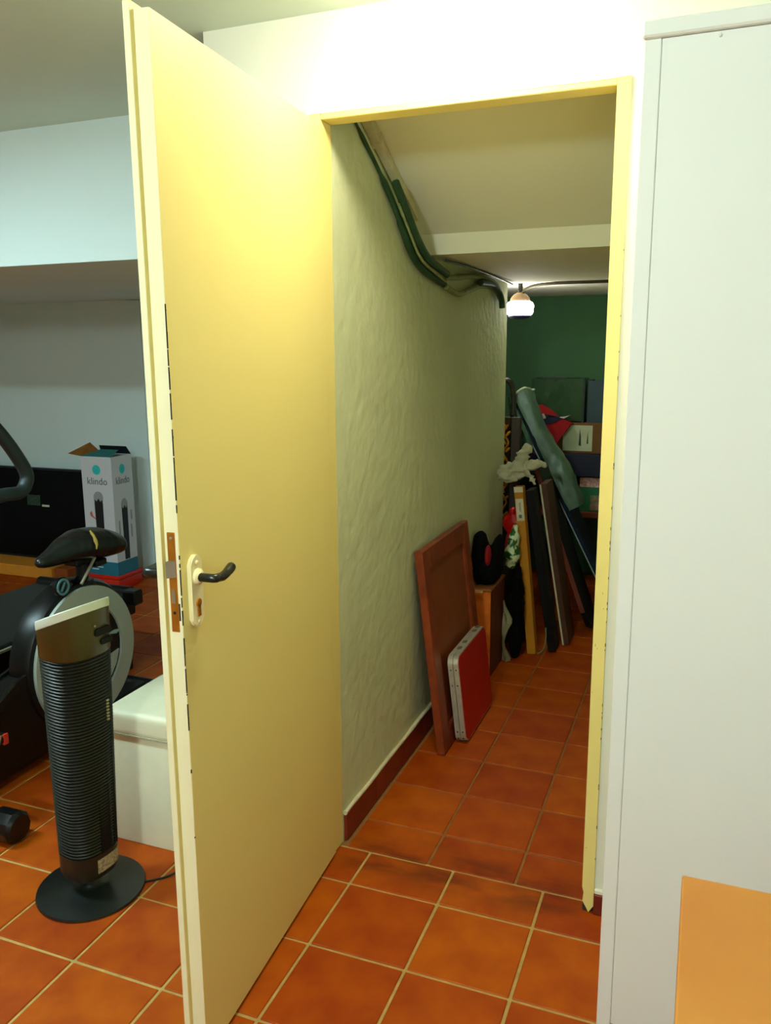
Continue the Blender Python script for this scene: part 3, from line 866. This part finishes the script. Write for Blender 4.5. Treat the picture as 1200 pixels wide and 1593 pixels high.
fold([(-0.05, 0.235), (0.0, 0.243), (0.08, 0.228), (0.03, 0.268), (-0.02, 0.295), (-0.05, 0.29)], 0.03, M_REDF, 'upper_fold')
fold([(0.085, 0.222), (0.12, 0.226), (0.15, 0.235), (0.12, 0.217)], 0.02, mat('white_fabric', (206, 200, 186), 0.8), 'white_corner')
# glass tank
t = thing('glass_tank', 'dark greenish glass tank standing on the low cardboard box', 'tank', (0.13, 3.10, 1.011))
M_GLASS = mat('murky_green_glass', (60, 92, 60), 0.15, var=0.2, scale=4, trans=0.35, spec=0.5)
TW, TD, THH = 0.20, 0.24, 0.26
obj('glass_front', box(-TW, 0.11, 0.0, 0.006, 0.0, THH), M_GLASS, t)
obj('glass_back', box(-TW, 0.11, TD - .006, TD, 0.0, THH), M_GLASS, t)
obj('glass_side', box(-TW, -TW + .006, 0.006, TD - .006, 0.0, THH), M_GLASS, t)
obj('glass_side', box(0.104, 0.11, 0.006, TD - .006, 0.0, THH), M_GLASS, t)
obj('base', box(-TW, 0.11, 0.0, TD, 0.0, 0.006), M_BLK, t)
obj('corner_strip', box(0.106, 0.118, -0.004, 0.008, 0.0, THH + .003), mat('dark_green_strip', (14, 34, 24), 0.5), t)
obj('rim', box(-TW + .05, 0.0, -0.004, 0.008, THH - .004, THH + .008), mat('dark_green_strip', (14, 34, 24), 0.5), t)
t = thing('folder', 'upright dark blue grey folder next to the glass tank', 'folder', (0.30, 3.10, 1.011))
obj('cover', box(-0.035, -0.025, 0.0, 0.22, 0.0, 0.25), mat('slate_blue_card', (44, 66, 74), 0.6), t)
obj('cover', box(0.06, 0.07, 0.0, 0.22, 0.0, 0.25), mat('slate_blue_card', (44, 66, 74), 0.6), t)
obj('spine', box(-0.025, 0.06, 0.0, 0.008, 0.0, 0.25), mat('slate_blue_card', (44, 66, 74), 0.6), t)
# lower shelf
t = thing('patterned_box', 'green and pink patterned cardboard box on the lower red brown shelf', 'box', (0.32, 3.06, 0.475))
obj('body', box(-0.075, 0.09, 0.0, 0.24, 0.0, 0.205, bev=0.003), mat('green_card', (40, 116, 76), 0.7, var=0.2), t)
obj('top_band', box(-0.076, 0.091, -0.001, 0.24, 0.15, 0.206), mat('pink_white_pattern', (220, 214, 196), 0.7, scale=60, rgb2=(214, 112, 110), detail=1), t)
obj('side_picture', box(-0.01, 0.09, -0.0015, 0.0, 0.01, 0.1), mat('pink_print', (200, 130, 120), 0.7, scale=40, rgb2=(60, 120, 80)), t)
t = thing('basket', 'dark basket with olive lid on the lower shelf behind the plastic sleeve', 'basket', (0.15, 3.07, 0.475))
obj('body', box(-0.1, 0.075, 0.0, 0.22, 0.0, 0.16, bev=0.01), mat('dark_green_weave', (20, 32, 22), 0.8), t)
obj('lid', box(-0.1, 0.075, -0.004, 0.222, 0.16, 0.19, bev=0.004), mat('olive_lid', (78, 74, 34), 0.7), t)

# ------------------------------------------------------------------ white cabinet on the right
t = thing('cabinet', 'tall plain white cabinet standing right of the doorway', 'cabinet', (0.797, -0.42, 0.0))
M_CAB = mat('white_lacquered_board', (243, 246, 240), 0.5, var=0.01, scale=2, spec=0.3)
CX, CD, CHH = 0.85, 0.405, 1.945
obj('side_panel', box(0.0, 0.028, 0.0, CD, 0.0, CHH, bev=0.0015), M_CAB, t)
obj('side_panel', box(CX - 0.028, CX, 0.0, CD, 0.0, CHH, bev=0.0015), M_CAB, t)
obj('back_panel', box(0.028, CX - .028, CD - .008, CD, 0.05, CHH), M_CAB, t)
obj('bottom_panel', box(0.028, CX - .028, 0.02, CD - .01, 0.05, 0.07), M_CAB, t)
obj('plinth', box(0.028, CX - .028, 0.03, 0.045, 0.0, 0.05), M_CAB, t)
obj('top_panel', box(-0.003, CX + .003, -0.012, CD, CHH, CHH + 0.026, bev=0.003), M_CAB, t)
dr = obj('door', box(0.0286, CX - .0286, 0.0008, 0.02, 0.055, CHH - .001, bev=0.0008), M_CAB, t)
obj('bump_stop', lathe(NB(), [(0.003, 0.0), (0.003, -0.004), (0.0015, -0.006)], 10, (0.118, 0.002, CHH - .008), 'y'), M_CAB, dr)

# ------------------------------------------------------------------ wooden table in the near corner
t = thing('table', 'orange wooden table whose corner shows in front of the white cabinet', 'table', (1.33, -1.32, 0.0))
M_TBL = mat('orange_beech_veneer', (190, 124, 44), 0.45, scale=5, rgb2=(178, 108, 34), spec=0.4)
obj('tabletop', box(-0.389, 0.40, -0.41, 0.408, 0.725, 0.75, bev=0.003, seg=2), M_TBL, t)
for sx in (-0.36, 0.34):
    for sy in (-0.38, 0.35):
        obj('leg', box(sx, sx + .04, sy, sy + .04, 0.0, 0.725), M_TBL, t)
for ya in (0.36, -0.37):
    obj('apron', box(-0.32, 0.34, ya, ya + .018, 0.65, 0.725), M_TBL, t)

# ------------------------------------------------------------------ tower fan
t = thing('tower_fan', 'dark tower fan with pale slanted top on a round black base', 'fan', (-0.556, -0.385, 0.0), (0, math.radians(1.0), math.radians(-8)))
M_FANB = mat('satin_black_base', (17, 20, 16), 0.32, var=0.1, spec=0.5)
M_FAN = mat('olive_bronze_plastic', (62, 54, 24), 0.32, var=0.12, scale=4, spec=0.6, metal=0.3)
M_GRL = mat('dark_grille', (30, 30, 18), 0.4, var=0.15, metal=0.2)
obj('base', lathe(NB(), [(0.138, 0.0), (0.143, 0.004), (0.141, 0.010), (0.10, 0.017), (0.05, 0.022), (0.034, 0.028), (0.030, 0.036), (0.022, 0.043), (0.020, 0.09)], 48), M_FANB, t, 50)
def sec(z, k=1.0, n=40, e=2.5):
    f = (0.84 + 0.16 * (z - 0.08) / 0.7) * k
    out = []
    for i in range(n):
        a = 2 * math.pi * i / n
        c, s = math.cos(a), math.sin(a)
        out.append((0.076 * f * math.copysign(abs(c) ** (2 / e), c), 0.088 * f * math.copysign(abs(s) ** (2 / e), s)))
    return out
def loft(bm, zs, ks, top_tilt=0.0, zt0=None):
    rings = []
    for z, k in zip(zs, ks):
        ring = []
        for x, y in sec(z, k):
            zz = z + (top_tilt * x if (zt0 is not None and z >= zt0) else 0)
            ring.append(bm.verts.new((x, y, zz)))
        rings.append(ring)
    n = len(rings[0])
    for i in range(len(rings) - 1):
        for k in range(n):
            bm.faces.new((rings[i][k], rings[i][(k + 1) % n], rings[i + 1][(k + 1) % n], rings[i + 1][k]))
    bm.faces.new(rings[0]); bm.faces.new(rings[-1])
    return bm
body = obj('column', loft(NB(), [0.066, 0.073, 0.14, 0.4, 0.70], [0.85, 0.93, 0.95, 0.95, 0.95]), M_BLK, t, 40)
obj('lower_shell', loft(NB(), [0.064, 0.08, 0.135], [0.93, 1.0, 1.0]), mat('dark_bronze_shell', (34, 30, 18), 0.4), t, 40)
grl = NB()
z = 0.138
while z < 0.688:
    loft(grl, [z, z + 0.0025, z + 0.005], [0.965, 1.0, 0.965])
    z += 0.0088
go = obj('grille', grl, M_GRL, t, 40); go['kind'] = 'stuff'
obj('mullion', bx(bx(NB(), 0.05, 0.0655, -0.012, 0.022, 0.138, 0.69), 0.04, 0.061, 0.036, 0.046, 0.138, 0.69), M_BLK, t)
hd = obj('head', loft(NB(), [0.688, 0.69, 0.776], [0.99, 1.005, 1.0], 0.42, 0.77), M_FAN, t, 40)
obj('top_panel', loft(NB(), [0.7765, 0.779, 0.798, 0.8005], [1.0, 1.012, 1.012, 0.985], 0.42, 0.7), mat('pale_grey_panel', (206, 212, 196), 0.4, var=0.02), t, 40)
sh = NB()
prism(sh, rrect(0.0, 0.052, 0.738, 0.757, 0.006), 'x', 0.055, 0.0785)
obj('handle_slot', sh, M_BLK, hd)
sh2 = NB()
prism(sh2, rrect(0.018, 0.056, 0.712, 0.727, 0.004), 'x', 0.05, 0.0775)
obj('remote_slot', sh2, M_BLK, hd)
obj('screw', lathe(NB(), [(0.003, 0.0), (0.0025, 0.002)], 10, (0.0775, 0.0, 0.768), 'x'), M_STEEL, hd)
st = NB()
vs = []
def onsec(ang, z, k=1.02):
    a = math.radians(ang); e = 2.5
    c, s = math.cos(a), math.sin(a); f = (0.84 + 0.16 * (z - 0.08) / 0.7) * k
    return (0.076 * f * math.copysign(abs(c) ** (2 / e), c), 0.088 * f * math.copysign(abs(s) ** (2 / e), s), z)
for z in (0.082, 0.122):
    vs.append([st.verts.new(onsec(a, z)) for a in range(-16, 42, 6)])
for i in range(len(vs[0]) - 1):
    st.faces.new((vs[0][i], vs[0][i + 1], vs[1][i + 1], vs[1][i]))
obj('rating_label', st, mat('pale_rating_label', (176, 160, 128), 0.6, scale=160, rgb2=(120, 104, 80), detail=1), t, 60)
tk = NB()
for k in range(7):
    p = onsec(18, 0.50 + k * 0.0088, 1.01)
    bx(tk, p[0] - .002, p[0] + .0015, p[1] - .004, p[1] + .004, p[2], p[2] + .004)
obj('painted_glint', tk, mat('glint_metal', (190, 180, 140), 0.3, metal=0.6), go if False else t)['kind'] = 'stuff'  # bright ticks on the slats paint in a glint
obj('power_cord', tube(NB(), spline([(0.11, 0.085, 0.006), (0.15, 0.125, 0.010), (0.19, 0.16, 0.030), (0.23, 0.185, 0.055), (0.27, 0.19, 0.02), (0.34, 0.15, 0.008)], 6), 0.0035, 6), M_DARK, t, 60)

# ------------------------------------------------------------------ white cube ottoman
t = thing('ottoman', 'white cube storage ottoman half hidden behind the yellow door', 'ottoman', (-0.50, -0.02, 0.0))
M_LEA = mat('white_leatherette', (232, 226, 196), 0.42, var=0.03, scale=20, bump=0.05, bscale=180)
obj('body', box(-0.155, 0.16, -0.145, 0.135, 0.0, 0.345, bev=0.006, seg=2), M_LEA, t, 50)
obj('lid', box(-0.165, 0.17, -0.155, 0.145, 0.345, 0.42, bev=0.022, seg=4), M_LEA, t, 60)
obj('seam', box(-0.1655, 0.1705, -0.1555, 0.1455, 0.349, 0.353), mat('grey_seam', (176, 170, 146), 0.6), t)

# ------------------------------------------------------------------ exercise bike
t = thing('exercise_bike', 'black exercise bike with a silver ring on its flywheel housing', 'exercise bike', (-1.2, 0.34, 0.0))
M_BLK2 = mat('bike_black', (6, 7, 7), 0.35, var=0.2, spec=0.35)
M_SIL = mat('silver_grey_plastic', (172, 182, 172), 0.4, var=0.05, metal=0.2)
RC = (0, -0.02, 0.345)
hs = obj('flywheel_housing', lathe(NB(), [(0.25, -0.055), (0.282, -0.035), (0.284, 0.02), (0.272, 0.044), (0.255, 0.050)], 56, RC, 'x'), M_BLK2, t, 40)
obj('ring', ring_solid(NB(), 0.186, 0.258, 0.046, 0.062, RC, 'x', 56), M_SIL, hs, 40)
obj('hub_cover', lathe(NB(), [(0.188, 0.045), (0.184, 0.054), (0.10, 0.050), (0.05, 0.052)], 40, RC, 'x'), M_BLK2, hs, 40)
obj('emblem', prism(NB(), [(0.10, 0.386), (0.135, 0.392), (0.17, 0.386), (0.14, 0.376)], 'x', 0.050, 0.060), mat('pale_emblem', (150, 170, 164), 0.4), hs)
obj('crank_cover', prism(NB(), [(0.09, 0.300), (0.15, 0.312), (0.13, 0.262), (0.09, 0.215)], 'x', 0.050, 0.060), M_SIL, hs)
obj('brake_block', box(-0.02, 0.045, 0.28, 0.335, 0.44, 0.50, bev=0.006), M_BLK2, hs)
shell = NB()
prism(shell, [(-0.62, 0.04), (-0.62, 0.28), (-0.45, 0.33), (-0.28, 0.36), (-0.20, 0.40), (-0.10, 0.56), (0.10, 0.56), (0.14, 0.40), (0.14, 0.06)], 'x', -0.06, 0.036, bev=0.012)
obj('body_shell', shell, M_BLK2, t, 40)
obj('base_beam', box(-0.09, -0.02, -0.62, 0.42, 0.012, 0.065, bev=0.006), M_BLK2, t)
obj('seat_post', tube(NB(), [(0.0, 0.045, 0.54), (0.0, 0.05, 0.70)], 0.024, 14), M_BLK2, t, 40)
obj('post_socket', lathe(NB(), [(0.05, 0.52), (0.05, 0.60), (0.04, 0.612)], 20, (0.0, 0.045, 0)), M_BLK2, t, 40)
obj('knob_arm', tube(NB(), [(0.0, 0.03, 0.575), (0.03, -0.10, 0.632)], 0.022, 10), M_BLK2, t, 40)
kn = obj('adjust_knob', lathe(NB(), [(0.012, 0.02), (0.012, 0.045), (0.033, 0.047), (0.035, 0.062), (0.030, 0.066)], 28, (0, -0.125, 0.635), 'x'), M_BLK2, t, 40)
obj('knob_ring', ring_solid(NB(), 0.022, 0.030, 0.064, 0.0685, (0, -0.125, 0.635), 'x', 28), mat('teal_print', (86, 130, 138), 0.5), kn)
obj('knob_mark', box(0.064, 0.0685, -0.004, 0.004, -0.018, 0.018), mat('teal_print', (86, 130, 138), 0.5), kn, loc=(0, -0.125, 0.635), rot=(-0.6, 0, 0))
# saddle: nose towards the near end
bm = NB()
prof = [(-0.150, 0.026, 0.026, -0.012), (-0.11, 0.038, 0.036, -0.006), (-0.05, 0.066, 0.052, 0.006), (0.02, 0.102, 0.062, 0.008), (0.085, 0.122, 0.062, 0.0), (0.13, 0.115, 0.054, -0.010), (0.16, 0.065, 0.038, -0.020)]
for a, b in zip(prof, prof[1:]):
    for q in (0, 0.34, 0.67):
        yv = a[0] + (b[0] - a[0]) * q; wx = a[1] + (b[1] - a[1]) * q; hz = a[2] + (b[2] - a[2]) * q; zz = a[3] + (b[3] - a[3]) * q
        ell(bm, (0.0, yv * 1.1 + 0.03, 0.736 + zz), (wx, 0.042, hz), None, 2)
saddle = obj('saddle', fuse(bm, 0.007, 0.0008, 14, 8), mat('glossy_black_vinyl', (13, 17, 16), 0.28, var=0.2, spec=0.5), t, 80)
tear = NB()
tp = [(0.050, 0.050, 0.800), (0.066, 0.040, 0.793), (0.080, 0.034, 0.783), (0.092, 0.026, 0.770), (0.099, 0.024, 0.756), (0.103, 0.016, 0.742)]
tube(tear, tp, [0.003, 0.006, 0.005, 0.007, 0.005, 0.002], 6)
obj('torn_foam', tear, mat('yellow_foam', (158, 132, 56), 0.9, bump=0.4), saddle, 60)
obj('seat_clamp', box(-0.03, 0.03, -0.01, 0.11, 0.675, 0.70, bev=.004), M_BLK2, t)
obj('clamp_bolt', box(-0.035, 0.05, 0.07, 0.13, 0.655, 0.68, bev=.004), M_BLK2, t)
obj('clamp_rod', tube(NB(), [(0.052, -0.02, 0.615), (0.052, 0.065, 0.700)], 0.006, 8), M_STEEL, t)
hb = [(0.0, -0.60, 0.96), (0.09, -0.57, 1.0), (0.14, -0.50, 1.012), (0.15, -0.42, 1.016), (0.15, -0.364, 1.014), (0.15, -0.336, 1.036), (0.15, -0.33, 1.072), (0.15, -0.37, 1.14), (0.15, -0.42, 1.205), (0.15, -0.48, 1.27)]
obj('handlebar', tube(NB(), spline(hb, 6), 0.021, 14), mat('foam_grip', (22, 34, 36), 0.5, var=0.1), t, 60)
obj('handlebar_post', tube(NB(), [(-0.01, -0.48, 0.28), (0.0, -0.60, 1.0)], 0.03, 14), M_BLK2, t, 50)
obj('console', box(-0.10, 0.10, -0.66, -0.61, 1.02, 1.14, bev=0.01), M_BLK2, t)
sb = obj('front_stabiliser', tube(NB(), [(-0.30, -0.628, 0.044), (0.235, -0.628, 0.044)], 0.030, 14), mat('grey_teal_tube', (58, 96, 84), 0.4, metal=0.2), t, 50)
obj('end_cap', lathe(NB(), [(0.044, 0.215), (0.050, 0.225), (0.050, 0.290), (0.040, 0.302)], 10, (0, -0.628, 0.050), 'x'), M_BLK2, sb, 30)
sb = obj('rear_stabiliser', tube(NB(), [(-0.28, 0.42, 0.040), (0.22, 0.42, 0.040)], 0.030, 14), M_BLK2, t, 50)
obj('crank', box(0.065, 0.085, -0.015, 0.015, -0.02, 0.19, bev=0.003), M_BLK2, t, loc=(0, -0.40, 0.36), rot=(math.radians(118), 0, 0))
po = obj('pedal', box(0.085, 0.19, -0.62, -0.53, 0.265, 0.292, bev=0.006), M_BLK2, t)
M_REFL = mat('red_reflector', (190, 44, 24), 0.3)
obj('pedal_reflector', box(0.186, 0.192, -0.555, -0.538, 0.262, 0.295), M_REFL, po)
obj('pedal_reflector', box(0.13, 0.15, -0.575, -0.55, 0.29, 0.31), M_REFL, po)
obj('pedal_axle', tube(NB(), [(0.193, -0.585, 0.255), (0.193, -0.568, 0.30)], 0.004, 8), M_STEEL, po)

# ------------------------------------------------------------------ flat black deck behind the bike
t = thing('treadmill_deck', 'low black flat deck with thin silver side rail behind the exercise bike', 'treadmill', (-1.74, 0.60, 0.0))
obj('belt', box(-0.27, 0.265, -0.42, 0.40, 0.345, 0.365, bev=0.004), mat('black_green_belt', (16, 24, 22), 0.4, var=0.25, scale=5), t)
obj('deck_frame', box(-0.28, 0.275, -0.43, 0.41, 0.26, 0.345, bev=0.006), M_BLK2, t)
obj('side_rail', box(0.268, 0.28, -0.43, 0.41, 0.343, 0.352), mat('silver_rail', (172, 164, 132), 0.4, metal=0.5), t)
obj('rear_roller', tube(NB(), [(-0.27, 0.40, 0.36), (0.26, 0.40, 0.36)], 0.028, 14), M_BLK2, t, 50)
for sx in (-0.26, 0.22):
    for sy in (-0.36, 0.34):
        obj('leg', box(sx, sx + .04, sy, sy + .04, 0.0, 0.26), M_BLK2, t)

# ------------------------------------------------------------------ fan carton on the red box, by the far wall
M_CART = mat('white_printed_card', (206, 206, 210), 0.55, var=0.02)
t = thing('fan_carton', 'tall open white carton with teal logo standing on the red box', 'carton', (-2.486, 2.095, 0.092))
cw, cd, chh = 0.113, 0.095, 0.735
def ctn(x0, x1, y0, y1, z0, z1): return box(x0, x1, y0, y1, z0, z1)
M_KRAFT = mat('kraft_card', (190, 132, 62), 0.8)
body = obj('wall_front', ctn(-cw, cw, -cd, -cd + .004, 0.085, chh), M_CART, t); body.name = 'front_panel'
sidep = obj('side_panel', ctn(cw - .004, cw, -cd + .004, cd, 0.085, chh), M_CART, t)
obj('side_panel', ctn(-cw, -cw + .004, -cd + .004, cd, 0.085, chh), M_CART, t)
obj('back_panel', ctn(-cw + .004, cw - .004, cd - .004, cd, 0.085, chh), M_CART, t)
M_TEALB = mat('deep_teal_print', (28, 108, 130), 0.55)
band = obj('bottom_band', ctn(-cw, cw, -cd, cd, 0.0, 0.085), M_TEALB, t)
M_TEAL = mat('bright_teal_print', (40, 190, 186), 0.55, var=0.02)
M_INK = mat('grey_ink', (92, 92, 98), 0.6, var=0.02)
M_INKD = mat('black_ink', (18, 20, 24), 0.6, var=0.02)
M_INKW = mat('white_ink', (200, 224, 228), 0.6, var=0.02)
def flap(pts, m, nm):
    bm = NB(); a = [bm.verts.new(p) for p in pts]
    f = bm.faces.new(a)
    bmesh.ops.solidify(bm, geom=[f], thickness=0.003)
    return obj(nm, bm, m, t)
flap([(-cw, -cd, chh), (-cw, cd, chh), (-cw - .085, cd, chh + .062), (-cw - .095, -cd, chh + .012)], M_KRAFT, 'flap')
flap([(-cw, -cd, chh), (cw, -cd, chh), (cw - .02, -cd + .10, chh + .034), (-cw + .075, -cd + .10, chh + .034)], mat('teal_flap', (66, 160, 158), 0.6), 'flap')
flap([(-cw, cd, chh), (cw, cd, chh), (cw - .01, cd - .03, chh + .05), (-cw + .01, cd - .03, chh + .05)], mat('dark_flap', (34, 50, 52), 0.7), 'flap')
flap([(cw, -cd, chh), (cw, cd, chh), (cw - .06, cd - .01, chh - .01), (cw - .06, -cd + .01, chh - .01)], mat('dark_flap', (34, 50, 52), 0.7), 'flap')
def disc(r, n=28): return [(r * math.cos(2 * math.pi * k / n), r * math.sin(2 * math.pi * k / n)) for k in range(n)]
def deco(panel, ax, sgn, place):
    """logo, name and fan picture printed on one side of the carton"""
    def pr(poly, m, nm, lift=0.0):
        off = sgn * (0.0006 + lift)
        if ax == 'y': obj(nm, prism(NB(), [(u, v) for u, v in poly], 'y', place, place + off), m, panel)
        else: obj(nm, prism(NB(), [(u, v) for u, v in poly], 'x', place, place + off), m, panel)
    s = 1.0 if ax == 'y' else 0.84
    dz = 0.0
    pr([(u * 0.030 * s / .03, v + 0.655) for u, v in disc(0.030)], M_TEAL, 'logo')
    pr([(u * 0.62, v) for u, v in [(-0.006, 0.645), (0.002, 0.645), (0.006, 0.66), (-0.002, 0.66)]], mat('teal_shade', (30, 160, 164), 0.55), 'logo_mark', 0.0004)
    zt = 0.52 if ax == 'y' else 0.47
    hw = 0.035 * s
    pr([(hw * math.cos(a) * 1.02, zt - .035 + 0.038 * math.sin(a)) for a in [math.pi * k / 12 for k in range(13)]] + [(-hw * .95, zt - .06), (hw * .95, zt - .06)], mat('pale_ink', (150, 152, 156), 0.6), 'fan_picture_top')
    pr([(-hw * .9, zt - .07), (-hw * .8, zt - .048), (-hw * .4, zt - .06), (0, zt - .04), (hw * .4, zt - .06), (hw * .8, zt - .048), (hw * .9, zt - .07), (hw * .8, zt - .38), (-hw * .75, zt - .38)], M_INKD, 'fan_picture', 0.0004)
deco(body, 'y', -1, -cd)
deco(sidep, 'x', 1, cw)
text('klindo', 0.062, M_INK, body, (0.0, -cd - .0006, 0.565), (R90, 0, 0), depth=0.0003)
text('klindo', 0.062, M_INK, sidep, (cw + .0006, 0.0, 0.565), (R90, 0, R90), depth=0.0003, sx=0.84)
obj('red_mark', prism(NB(), [(-0.072, 0.385), (-0.058, 0.40), (-0.05, 0.37), (-0.02, 0.345), (-0.022, 0.342), (-0.056, 0.362), (-0.066, 0.365)], 'y', -cd - .0008, -cd), mat('red_ink', (200, 92, 84), 0.6), body)
for zz, x0, x1 in ((0.06, -0.085, -0.02), (0.045, -0.085, 0.0), (0.03, -0.085, -0.035)):
    obj('small_print', box(x0, x1, -cd - .0008, -cd, zz, zz + .006), M_INKW, band)
for yy, z0, z1 in ((-0.055, 0.20, 0.34), (0.055, 0.22, 0.30), (0.06, 0.33, 0.39)):
    obj('small_print', box(cw, cw + .0008, yy - .006, yy + .006, z0, z1), mat('faint_ink', (150, 150, 158), 0.6), sidep)
t = thing('red_box', 'flat red box on the tiles beneath the white fan carton', 'box', (-2.478, 2.10, 0.0))
M_REDB = mat('bright_red_plastic', (206, 34, 12), 0.4, var=0.05)
obj('body', box(-0.135, 0.115, -0.11, 0.115, 0.0, 0.07, bev=0.012, seg=2), M_REDB, t, 50)
obj('lid', box(-0.14, 0.12, -0.115, 0.12, 0.07, 0.092, bev=0.004), M_REDB, t)

# ------------------------------------------------------------------ television on a low wooden board
t = thing('television', 'big black flat television leaning at the back wall left of the fan carton', 'television', (-3.25, 2.24, 0.078), (-0.05, 0, 0))
obj('screen', box(-0.50, 0.44, 0.006, 0.03, 0.0, 0.60, bev=0.004), mat('black_screen', (4, 5, 8), 0.25, var=0.1, spec=0.15), t)
obj('bezel', bx(bx(bx(bx(NB(), -0.515, 0.455, 0.0, 0.035, 0.60, 0.615), -0.515, 0.455, 0.0, 0.035, -0.0, 0.012), -0.515, -0.50, 0.0, 0.035, 0.012, 0.60), 0.44, 0.455, 0.0, 0.035, 0.012, 0.60), mat('blue_black_bezel', (12, 18, 32), 0.4), t)
obj('sticker', box(-0.06, 0.05, 0.0035, 0.006, 0.36, 0.43), mat('dark_green_sticker', (22, 40, 32), 0.5, scale=90, rgb2=(60, 84, 66)), t)
obj('sticker_bar', box(0.065, 0.125, 0.0035, 0.006, 0.355, 0.368), mat('white_bar', (200, 206, 176), 0.5), t)
t = thing('plinth_board', 'low ochre wooden board under the black television', 'board', (-3.4, 2.17, 0.0))
obj('board', box(-0.60, 0.45, -0.12, 0.16, 0.0, 0.075, bev=0.004), mat('ochre_board', (214, 138, 40), 0.6, var=0.06), t)
obj('shaded_end', box(0.45, 0.56, -0.10, 0.16, 0.0, 0.074, bev=0.004), mat('shade_brown_end', (150, 72, 22), 0.6), t)  # darker copy of the board's ochre puts shade on its end
